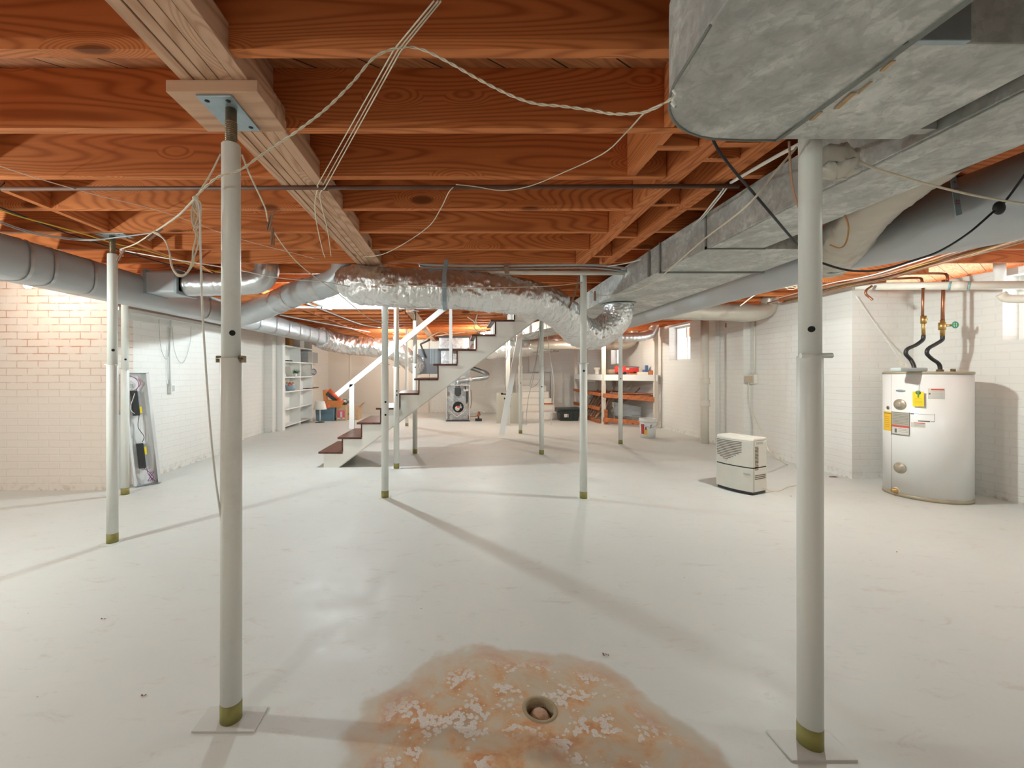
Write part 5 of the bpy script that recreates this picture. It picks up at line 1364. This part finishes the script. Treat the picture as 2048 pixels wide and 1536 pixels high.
mb = MB(); mb.beam(c2+Vector((-.15, -.03, .36)), c2+Vector((.10, -.03, .16)), .14, .05, up=(0, 1, 0)); mb.build('dark_toy', plain('dark toy', (.06, .08, .08), .5, 0, .8, 30), ob)
c3 = Vector((P(683, 0, 10.35).x, 10.42, 0)); cb = thing('cardboard_box', 'brown carton with a red printed doll picture right of the tote', 'box', (c3.x, c3.y, 0))
card = plain('brown cardboard', (.50, .34, .20), .8, 0, .15); 
mb = MB(); mb.cbox((c3.x, c3.y, .19), (.23, .22, .38)); mb.build('carton', card, cb, bevel=.004)
mb = MB(); mb.box(c3.x-.09, c3.x+.09, c3.y-.114, c3.y-.111, .05, .25); pnl = mb.build('print_panel', plain('pink print', (.62, .10, .16), .5), cb)
mb = MB(); mb.box(c3.x-.02, c3.x+.03, c3.y-.117, c3.y-.114, .06, .22); mb.box(c3.x-.09, c3.x+.09, c3.y-.117, c3.y-.114, .045, .075); mb.build('print_white', paper, pnl)
mb = MB()
for k in range(16): mb.cur = k % 3; mb.cbox((c3.x+rw.uniform(-.12, .22), c3.y+rw.uniform(-.06, .06), .41+rw.uniform(0, .09)), (.07, .05, .05), rz=rw.uniform(0, 3), rx=rw.uniform(0, 2))
mb.build('contents', [paper, dgrey, plain('salmon wrap', (.7, .5, .4), .6)], cb)
c4 = Vector((P(705, 0, 10.6).x, 10.65, 0)); c5 = thing('cardboard_box', 'open tan carton with flared flap behind the handrail post', 'box', (c4.x, c4.y, 0))
mb = MB(); mb.cbox((c4.x, c4.y, .16), (.36, .30, .32)); mb.build('carton', card, c5, bevel=.004)
mb = MB(); mb.beam((c4.x+.18, c4.y, .32), (c4.x+.27, c4.y, .42), .30, .006, up=(1, 0, -1)); mb.build('flap', card, c5)
mb = MB(); mb.box(c4.x-.18, c4.x+.02, c4.y-.1535, c4.y-.1505, .12, .17); mb.build('green_print', plain('green print', (.12, .25, .1), .6), c5)

# ---------------------------------------------------------------- bulkhead steps and back wall things
bs = thing('bulkhead_steps', 'white concrete steps climbing to the bulkhead door on the back wall', 'steps', (2.0, 11, 0))
for k in range(7):
    mb = MB(); y = 10.75+.22*k; w1 = 2.42+.0*k; mb.box(1.60, 2.46-.028*k, y, YF-.13, .163*k+(.001 if k else 0), .163*(k+1)); mb.build('step', concrete, bs, bevel=.006)
mb = MB(); mb.box(2.02, 2.36, 10.742, 10.75, .36, .40); mb.build('wood_strip', redwood_x, bs)
mb = MB(); mb.box(2.0, 2.62, YF-.13, YF-.032, 1.18, 2.0)
dpn = mb.build('bulkhead_door', whitepaint, bevel=.003); tag(dpn, 'white panel door above the concrete steps in the back wall', 'door')
c = FL(1015, 847); gp = thing('metal_sheet', 'beige grey sheet metal panel standing on the floor right of the furnace', 'panel', (c.x, c.y, 0))
mb = MB(); mb.M = Matrix.Translation((c.x, c.y, .002)) @ Matrix.Rotation(-.06, 4, 'X'); mb.box(-.25, .25, -.012, .012, 0, .70); mb.build('sheet', paint('beige grey enamel', (.42, .41, .35), .4, .1), gp, bevel=.003)
mb = MB(); mb.M = Matrix.Translation((c.x, c.y, .002)) @ Matrix.Rotation(-.06, 4, 'X'); mb.box(-.08, -.04, -.014, -.012, .55, .59); mb.box(.05, .09, -.014, -.012, .55, .59); mb.box(.03, .07, -.014, -.012, .38, .41); mb.build('knobs', darkhole, gp)
mb = MB(); mb.M = Matrix.Translation((c.x, c.y, .002)) @ Matrix.Rotation(-.06, 4, 'X'); mb.box(-.24, -.18, -.014, -.012, .65, .665); mb.box(-.24, -.19, -.014, -.012, .67, .68); mb.build('badge', lgrey, gp)
a = FL(1003, 876); b_ = P(1040, 668, 8.05); b_.z = min(b_.z, JB-.1)
mb = MB(); mb.beam(a+Vector((0, 0, .06)), b_, .10, .035, up=(0, 1, 0)); tag(mb.build('leaning_plank', whitepaint, bevel=.003), 'white painted plank leaning diagonally beside the far column', 'plank')
mb = MB(); mb.cyl(P(1004, 788, 8.05), P(1022, 788.5, 8.05), .012, n=8); mb.ball(P(1004, 787.5, 8.05), .022, n=6); mb.ball(P(1022, 788.5, 8.05), .022, n=6); tag(mb.build('clamp_bar', darkhole), 'small dark clamp across the leaning plank', 'clamp')
a = FL(1017, 840); a.y = 9.4; a = Vector((P(1016, 0, 9.4).x, 9.4, 0)); b_ = P(1019, 670, 9.4)
mb = MB(); mb.box(a.x-.045, a.x+.045, 9.38, 9.42, 0, b_.z); tag(mb.build('upright_board', paint('grey board', (.6, .6, .56), .6, .3), bevel=.002), 'upright grey-white board behind the leaning plank', 'board')
c = Vector((P(1136, 0, 10.4).x, 10.42, 0)); bt_ = thing('black_tote', 'dark green-black plastic tote on the floor beside the concrete steps', 'tote', (c.x, c.y, 0))
dg = plain('dark green plastic', (.025, .035, .032), .45)
mb = MB(); taper(mb, c, .50, .36, .27, .14); mb.build('body', dg, bt_, bevel=.015)
mb = MB(); mb.cbox((c.x, c.y, .285), (.56, .40, .045), ry=-.03); mb.cbox((c.x-.26, c.y, .24), (.05, .32, .08)); mb.cbox((c.x+.26, c.y, .24), (.05, .32, .08)); mb.build('lid', dg, bt_, bevel=.01)
mb = MB(); mb.box(c.x-.13, c.x-.03, c.y-.181, c.y-.168, .09, .17); mb.build('torn_label', paper, bt_)
mb = MB(); mb.M = Matrix.Translation((0, 0, 0))
for k in range(4): mb.box(c.x-.06+.07*k, c.x-.05+.07*k, c.y-.186, c.y-.165, .04, .25)
mb.build('ribs', dg, bt_)

# ---------------------------------------------------------------- shelving with scrap wood
SA, SB, SC = Vector((4.13, 9.0, 0)), Vector((3.26, 9.68, 0)), Vector((3.18, 11.7, 0))
sv = thing('storage_shelves', 'rough white and orange wood shelving against the far right wall', 'shelves', (3.7, 10.3, 0))
for (p, zt_) in ((SA, 2.05), (SB, JB-.02), (SC, 1.9), (Vector((4.2, 11.7, 0)), 1.2)):
    mb = MB(); mb.box(p.x-.04, p.x+.04, p.y-.03, p.y+.03, 0, zt_); mb.build('post', pvc if p is SB else paint('pinkish painted post', (.76, .70, .62), .6, .2), sv, bevel=.003)
poly = [(SA.x, SA.y), (4.22, SA.y+.02), (4.22, 11.72), (SC.x, SC.y), (SB.x, SB.y)]
mb = MB(); mb.prism(poly, 'z', 1.10, 1.12); mb.build('top_shelf', whitepaint, sv)
mb = MB(); mb.beam(Vector((SA.x+.02, SA.y-.045, 1.055)), Vector((SB.x, SB.y-.045, 1.055)), .02, .13); mb.beam(SB+Vector((-.05, 0, 1.055)), SC+Vector((-.05, 0, 1.055)), .02, .13); mb.build('fascia', whitepaint, sv, bevel=.002)
mb = MB(); mb.prism([(SA.x-.1, SA.y+.1), (4.2, SA.y+.2), (4.2, 11.6), (SC.x, SC.y-.1), (SB.x, SB.y)], 'z', .655, .675); mb.build('middle_shelf', redwood_x, sv)
for (a_, b__, z, h) in ((Vector((SA.x-.04, SA.y-.02, .60)), Vector((SB.x-.03, SB.y-.05, .655)), 0, .09), (SB+Vector((-.05, .1, .66)), SC+Vector((-.05, 0, .69)), 0, .07)):
    mb = MB(); mb.beam(a_, b__, .035, h); mb.build('rail', redwood_x, sv, bevel=.002)
mb = MB(); mb.beam(Vector((3.95, SA.y-.02, .095)), Vector((SB.x-.02, SB.y-.05, .105)), .035, .095); mb.build('rail', redwood_x, sv, bevel=.002)
mb = MB(); mb.beam(SB+Vector((-.05, .1, .05)), SC+Vector((-.05, 0, .05)), .035, .08); mb.beam(SB+Vector((-.03, .2, .33)), SC+Vector((-.05, 0, .33)), .03, .08); mb.build('rail', redwood_x, sv, bevel=.002)
mb = MB(); mb.box(SB.x+.0, SB.x+.06, SB.y-.09, SB.y-.032, 0, .33); mb.build('short_post', redwood_x, sv, bevel=.002)
# scrap sticks leaning inside
for k in range(14):
    y = rw.uniform(9.9, 11.3); x = rw.uniform(3.1, 3.3); L_ = rw.uniform(.5, 1.0)
    a_ = Vector((x+.02, y, .055)); a_.z = .10; b__ = Vector((x+L_*.6, y+rw.uniform(.1, .6), .10+L_*.62))
    if b__.x > 4.15: b__.x = 4.15
    mb = MB(); mb.beam(a_, b__, .03, .02)
    tag(mb.build('scrap_stick', lath), 'thin scrap stick leaning low inside the far shelving, %s from the front' % ordn(k+1), 'stick', 'scrap sticks in the shelving')
for k, (px0, py0, px1, py1) in enumerate(((1210, 820, 1226, 776), (1212, 822, 1260, 796), (1266, 790, 1282, 774), (1226, 805, 1229, 842), (1258, 776, 1264, 768))):
    mb = MB(); mb.beam(P(px0, py0, 9.85), P(px1, py1, 9.85+.25), .025, .02)
    tag(mb.build('scrap_stick', [lath, lath, lath, cordcream, cordcream][k]), ['dark stick leaning beside the tall shelf post', 'long dark stick rising to the right behind the shelf post', 'short stick poking above the middle shelf at right', 'pale thin stick hanging below the middle shelf', 'pale stub on the middle shelf'][k], 'stick', 'longer sticks in the shelving')
for k in range(9):
    mb = MB(); a_ = Vector((3.35+.08*k, 9.62-.05*k+rw.uniform(.05, .3), .69+.012*(k % 3))); mb.beam(a_, a_+Vector((.35, -.2+rw.uniform(-.05, .05), .0)), .03, .015)
    tag(mb.build('scrap_lath', [lath, pvc, redwood_x][k % 3]), 'short lath lying on the middle shelf, %s from the left' % ordn(k+1), 'lath', 'laths on the middle shelf')
# things on the top shelf
def on(px, Y, z=1.1205): p = P(px, 0, Y); return Vector((p.x, Y, z))
c = on(1194, 10.6); mb = MB(); mb.lathe(c, [(0, 0), (.06, 0), (.055, .02), (.05, .10), (.075, .13), (.075, .17), (.06, .17), (0, .15)], 20); tag(mb.build('pvc_fitting', pvc), 'cream pvc fitting on the top shelf left of the tall post', 'fitting')
c = on(1222, 9.85); mb = MB(); mb.cyl(c+Vector((-.12, 0, .065)), c+Vector((.15, -.05, .06)), .06, n=16); tag(mb.build('brown_can', plain('brown can', (.35, .25, .17), .5)), 'brown cylinder lying on the top shelf right of the tall post', 'can')
ts = thing('toy_truck', 'red toy fire truck on the top shelf of the far shelving', 'toy', tuple(on(1240, 9.75)))
c = on(1240, 9.75); redt = plain('toy red', (.75, .06, .04), .4)
mb = MB(); mb.cbox(c+Vector((-.0, 0, .12)), (.22, .12, .15)); mb.cbox(c+Vector((.22, -.02, .10)), (.36, .12, .12)); mb.build('body', redt, ts, bevel=.012)
mb = MB(); mb.cbox(c+Vector((-.03, -.062, .15)), (.05, .006, .06)); mb.cbox(c+Vector((.14, -.085, .13)), (.07, .006, .04)); mb.build('window', paper, ts)
mb = MB()
for dx in (-.05, .08, .30): mb.cyl(c+Vector((dx, -.085, .035)), c+Vector((dx, -.055, .035)), .034, n=14); mb.cyl(c+Vector((dx, .055, .035)), c+Vector((dx, .085, .035)), .034, n=14)
mb.build('wheel', blackrub, ts)
mb = MB(); mb.beam(c+Vector((.06, 0, .19)), c+Vector((.42, -.03, .17)), .06, .02); mb.build('ladder', plain('dark grey toy', (.15, .15, .16), .4), ts)
for k, (px, Y, d, m_, lab) in enumerate(((1268, 9.45, (.20, .10, .03), redwood_x, 'orange scrap block on the top shelf beside the toy truck'), (1286, 9.25, (.22, .14, .06), pvc, 'cream box on the top shelf right of the toy truck'), (1306, 9.1, (.16, .10, .09), redwood_x, 'orange wooden rack at the right end of the top shelf'))):
    c = on(px, Y+.15); mb = MB(); mb.cbox(c+Vector((0, 0, d[2]/2)), d, rz=-.5); tag(mb.build('shelf_block', m_, bevel=.003), lab, 'block')
c = on(1293, 9.5); mb = MB(); mb.cbox(c+Vector((0, 0, .16)), (.06, .06, .10)); mb.cbox(c+Vector((0, 0, .055)), (.14, .12, .11)); tag(mb.build('blue_bottle', plain('blue plastic', (.08, .17, .35), .4), bevel=.01), 'blue bottle standing near the right end of the top shelf', 'bottle')
c = on(1306, 9.5); mb = MB(); mb.cbox(c+Vector((.04, 0, .12)), (.24, .10, .07), rz=-.4); mb.cbox(c+Vector((.04, 0, .045)), (.18, .10, .09), rz=-.4); tag(mb.build('pale_box', plain('pale blue white', (.68, .75, .80), .4), bevel=.006), 'pale blue-white box stacked beside the blue bottle', 'box')
# plastic sheet under the shelf, drain wye and pipe behind
mb = MB(); vs = []; nn = 14
for i in range(nn+1):
    for j in range(nn+1):
        x = 3.55+.55*i/nn; z = .16+.34*j/nn*(1-.35*i/nn)
        vs.append((x, 9.95-.5*(x-3.5)+.05*noise.noise(Vector((i*.5, j*.5, 0)))+.0, z))
mb.add(vs, [(i*(nn+1)+j, (i+1)*(nn+1)+j, (i+1)*(nn+1)+j+1, i*(nn+1)+j+1) for i in range(nn) for j in range(nn)], True)
shm, nt, b = newmat('clouded plastic sheet'); b.inputs['Base Color'].default_value = (.6, .62, .63, 1); b.inputs['Alpha'].default_value = .55; b.inputs['Roughness'].default_value = .25
o = mb.build('plastic_sheet', shm); md = o.modifiers.new('thick', 'SOLIDIFY'); md.thickness = .002
tag(o, 'clouded plastic sheet bundled under the far shelving at right', 'plastic sheet')
wy_ = thing('drain_wye', 'cream pvc wye and pipe standing behind the shelving', 'pipe', (3.6, 11.2, 0))
q = P(1195, 0, 11.9); q = Vector((q.x-.0, 11.95, 0)); zc_ = .42
mb = MB(); mb.cyl((q.x, q.y, 0), (q.x, q.y, 1.09), .06, n=20); mb.build('pipe', pvc, wy_)
mb = MB(); mb.cyl((q.x, q.y, .30), (q.x, q.y, .60), .085, n=20); mb.cyl((q.x, q.y-.02, .25), (q.x-.20, q.y-.06, .52), .07, n=18); mb.cyl((q.x-.17, q.y-.06, .48), (q.x-.22, q.y-.06, .545), .088, n=18); mb.build('wye', pvc, wy_)
# bucket
c = FL(1302, 877); c.y += .13; bu = thing('bucket', 'white plastic bucket with red and yellow label standing before the shelving', 'bucket', (c.x, c.y, 0))
mb = MB(); mb.lathe((c.x, c.y, 0), [(0, .002), (.125, .002), (.142, .335), (.138, .335), (.122, .012), (0, .012)], 36); mb.build('pail', whiteplastic if False else warmwhite, bu)
mb = MB(); mb.lathe((c.x, c.y, 0), [(.141, .28), (.150, .28), (.152, .31), (.146, .345), (.138, .345), (.138, .335)], 36); mb.build('rim', warmwhite, bu)
def cylpatch(c, r0, r1, h, a0, a1, z0, z1, mat, name, parent, off=.0015):
    n = 8; vs = []
    for i in range(n+1):
        a_ = a0+(a1-a0)*i/n
        for z in (z0, z1):
            r_ = r0+(r1-r0)*z/h+off
            vs.append((c.x+r_*math.cos(a_), c.y+r_*math.sin(a_), z))
    mb = MB(); mb.add(vs, [(2*i, 2*i+2, 2*i+3, 2*i+1) for i in range(n)], True); return mb.build(name, mat, parent)
a0 = math.atan2(-c.y, -c.x)
lb = cylpatch(c, .125, .142, .335, a0-.95, a0-.45, .07, .25, plain('crimson print', (.5, .05, .05), .5), 'red_print', bu)
cylpatch(c, .125, .142, .335, a0-.42, a0-.05, .06, .16, plain('golden print', (.85, .52, .08), .5), 'yellow_print', bu)
cylpatch(c, .125, .142, .335, a0-.32, a0-.15, .15, .20, dgrey, 'dark_print', bu)
for k, z in enumerate((.23, .205, .18)): cylpatch(c, .125, .142, .335, a0+.28, a0+.28+.25-.05*k, z, z+.012, dgrey, 'print_line', bu)
mb = MB(); mb.tube(smooth([(c.x-.148, c.y, .30), (c.x-.155, c.y-.06, .25), (c.x, c.y-.155, .20), (c.x+.155, c.y-.06, .25), (c.x+.148, c.y, .30)], 6), .003, 6); mb.build('handle', platesteel, bu)

# ---------------------------------------------------------------- dehumidifier
de = thing('dehumidifier', 'off-white dehumidifier with louvred grille standing on the floor at right', 'dehumidifier', (2.75, 4.15, 0))
Cn = FL(1506, 992)       # nearest corner of front and side faces
Ln = FL(1429, 984); Rn = FL(1532, 990)
e1 = (Ln-Cn).normalized(); wd = .33
e2 = Vector((-e1.y, e1.x, 0));
if e2.y < 0: e2 = -e2
e2 = Vector((.902, .432, 0)).normalized(); e1 = Vector((-.432, .902, 0)).normalized()
dp = .22
Md = Matrix.Translation(Cn) @ Matrix((e1, e2, Vector((0, 0, 1)))).transposed().to_4x4()
wd = .36; H_ = .545
def bow(x, z=0): return -.03*math.sin(math.pi*min(max(x/wd, 0), 1))
def hull(mb, z0, z1, x0=0, x1=None, tp=0, inset=0, d0=None):
    x1 = wd if x1 is None else x1; n = 10
    pl_ = [(x0+(x1-x0)*i/n, bow(x0+(x1-x0)*i/n)+inset) for i in range(n+1)]+[(x1, dp), (x0, dp)]
    vs = [(x, y, z0) for x, y in pl_]+[(x, y+tp*(1 if y < dp-.01 else 0), z1) for x, y in pl_]
    m_ = len(pl_)
    mb.add(vs, [tuple(range(m_))[::-1], tuple(range(m_, 2*m_))]+[(i, (i+1) % m_, m_+(i+1) % m_, m_+i) for i in range(m_)])
mb = MB(Md); hull(mb, .265, H_-.03); mb.build('upper_housing', whiteplastic, de, bevel=.006)
mb = MB(Md); hull(mb, H_-.0295, H_, tp=.02); mb.build('top_cover', whiteplastic, de, bevel=.012)
mb = MB(Md); hull(mb, .03, .255, .0, wd); tk_ = mb.build('water_tank', whiteplastic, de, bevel=.006)
mb = MB(Md); mb.cbox((.055, bow(.055)-.002, .20), (.07, .006, .018)); mb.build('tank_grip', plain('grip shadow grey', (.45, .43, .40), .6), tk_, bevel=.002)
mb = MB(Md); hull(mb, .006, .03, .01, wd-.01, inset=.012); mb.build('base', blackrub, de)
mb = MB(Md); hull(mb, .255, .265, .004, wd-.004, inset=.008); mb.build('tank_gap', blackrub, de)
slot = plain('grille slot brown', (.10, .06, .03), .7)
mb = MB(Md)
for k in range(13):
    z = .495-.0165*k
    a_ = wd*.26; b__ = wd*.975
    if k > 6: a_ = wd*(.26+.07*(k-6)); b__ = wd*(.965-(0 if k < 10 else .10*(k-9)))
    n = 6
    for i in range(n):
        xa = a_+(b__-a_)*i/n; xb = a_+(b__-a_)*(i+1)/n
        ya, yb = bow(xa)-.0012, bow(xb)-.0012
        mb.add([(xa, ya, z), (xb, yb, z), (xb, yb, z+.006), (xa, ya, z+.006), (xa, ya+.003, z), (xb, yb+.003, z), (xb, yb+.003, z+.006), (xa, ya+.003, z+.006)], [(0, 1, 2, 3), (4, 7, 6, 5), (0, 4, 5, 1), (3, 2, 6, 7), (0, 3, 7, 4), (1, 5, 6, 2)])
mb.build('louvres', slot, de)
mb = MB(Md)
for k in range(17): mb.box(-.0012, .002, .03, .085, .24+.0135*k, .247+.0135*k)
for k in range(3): mb.box(-.0012, .002, .03, .20, .150+.017*k, .157+.017*k)
mb.build('side_vents', slot, de)
mb = MB(Md); mb.box(-.0014, .002, .05, .16, .485, .51); mb.build('side_grip', plain('grip grey', (.42, .42, .38), .5), de)
mb = MB(Md); mb.lathe((wd*.35, .04, H_+.0005), [(0, 0), (.035, 0), (.033, .006), (0, .006)], 24); mb.build('dial', warmwhite, de)
mb = MB(Md); mb.box(-.0015, .0, .012, .016, .02, H_-.03); mb.build('side_seam', dgrey, de)
# outlet and cords on the right wall
ou = thing('wall_outlet', 'cream outlet box with plug and conduit on the right brick wall', 'outlet', (4.3, 5.9, 1.2))
y_ = 6.05; c = P(1508, 757, y_); XW = 4.32
y_ = F*(XW-.0)/(1510-CX); z_ = P(0, 757, y_).z
mb = MB(); mb.box(XW-.05, XW-.0005, y_-.05, y_+.05, z_-.075, z_+.06); mb.build('box', pvc, ou, bevel=.005)
mb = MB(); mb.cyl((XW-.012, y_-.01, z_+.06), (XW-.012, y_-.01, 2.0), .009, n=8); mb.build('conduit', pvc, ou)
mb = MB(); mb.cbox((XW-.085, y_+.02, z_-.01), (.07, .07, .09)); mb.build('plug_adapter', plain('tan adapter', (.5, .42, .3), .6), ou, bevel=.006)
cord([(XW-.08, y_+.02, z_-.06), (XW-.09, y_, z_-.3), (XW-.15, y_-.2, .55), P(1524, 865, 5.3), P(1532, 890, 4.9), P(1545, 912, 4.9)+Vector((0, 0, -.0)), FL(1575, 930)+Vector((0, 0, .006)), FL(1600, 939)+Vector((0, 0, .006))], .006, cordcream, 'cream cord from the wall outlet down behind the dehumidifier to the floor', 'cord')
cord([Md @ Vector((-.005, .15, .06)), FL(1545, 983)+Vector((0, 0, .005)), FL(1560, 982)+Vector((0, 0, .005)), FL(1575, 975)+Vector((0, 0, .005)), FL(1600, 971)+Vector((0, 0, .005)), FL(1640, 970)+Vector((0, 0, .005))], .005, cordcream, 'cream cord lying on the floor right of the dehumidifier', 'cord')
mb = MB(); a = P(1464, 648, 6.5); mb.cbox((XW-.04, F*XW/(1464-CX), 1.93), (.04, .16, .07)); tag(mb.build('wood_block', redwood_x, bevel=.002), 'small orange block fixed high on the right wall', 'block')

# ---------------------------------------------------------------- debris on the floor
leafm = plain('dry leaf', (.22, .11, .05), .8, 0, .3, 40)
for k, (px, py, s, lab) in enumerate(((285, 1393, .012, 'dark crumb on the floor left of the near left column'), (1212, 1310, .014, 'dark crumb on the floor above the rusty patch'), (1793, 1105, .008, 'tiny crumb on the floor below the water heater'), (1665, 954, .05, 'pile of dry leaf scraps against the right wall foot'), (208, 1238, .012, 'thin dark fleck on the floor at left'), (1581, 993, .012, 'dark fleck on the floor right of the dehumidifier'), (730, 903, .02, 'dark fleck under the stairs'))):
    c = FL(px, py); mb = MB(); rq = random.Random(k)
    for j in range(10 if s > .03 else 4):
        d = Vector((rq.uniform(-1, 1), rq.uniform(-.4, .4), 0))*s; a_ = rq.uniform(0, 3)
        mb.cbox(c+d+Vector((0, 0, .004)), (s*.5, s*.25, .002), rz=a_, rx=rq.uniform(-.5, .5))
    tag(mb.build('debris', leafm), lab, 'debris')
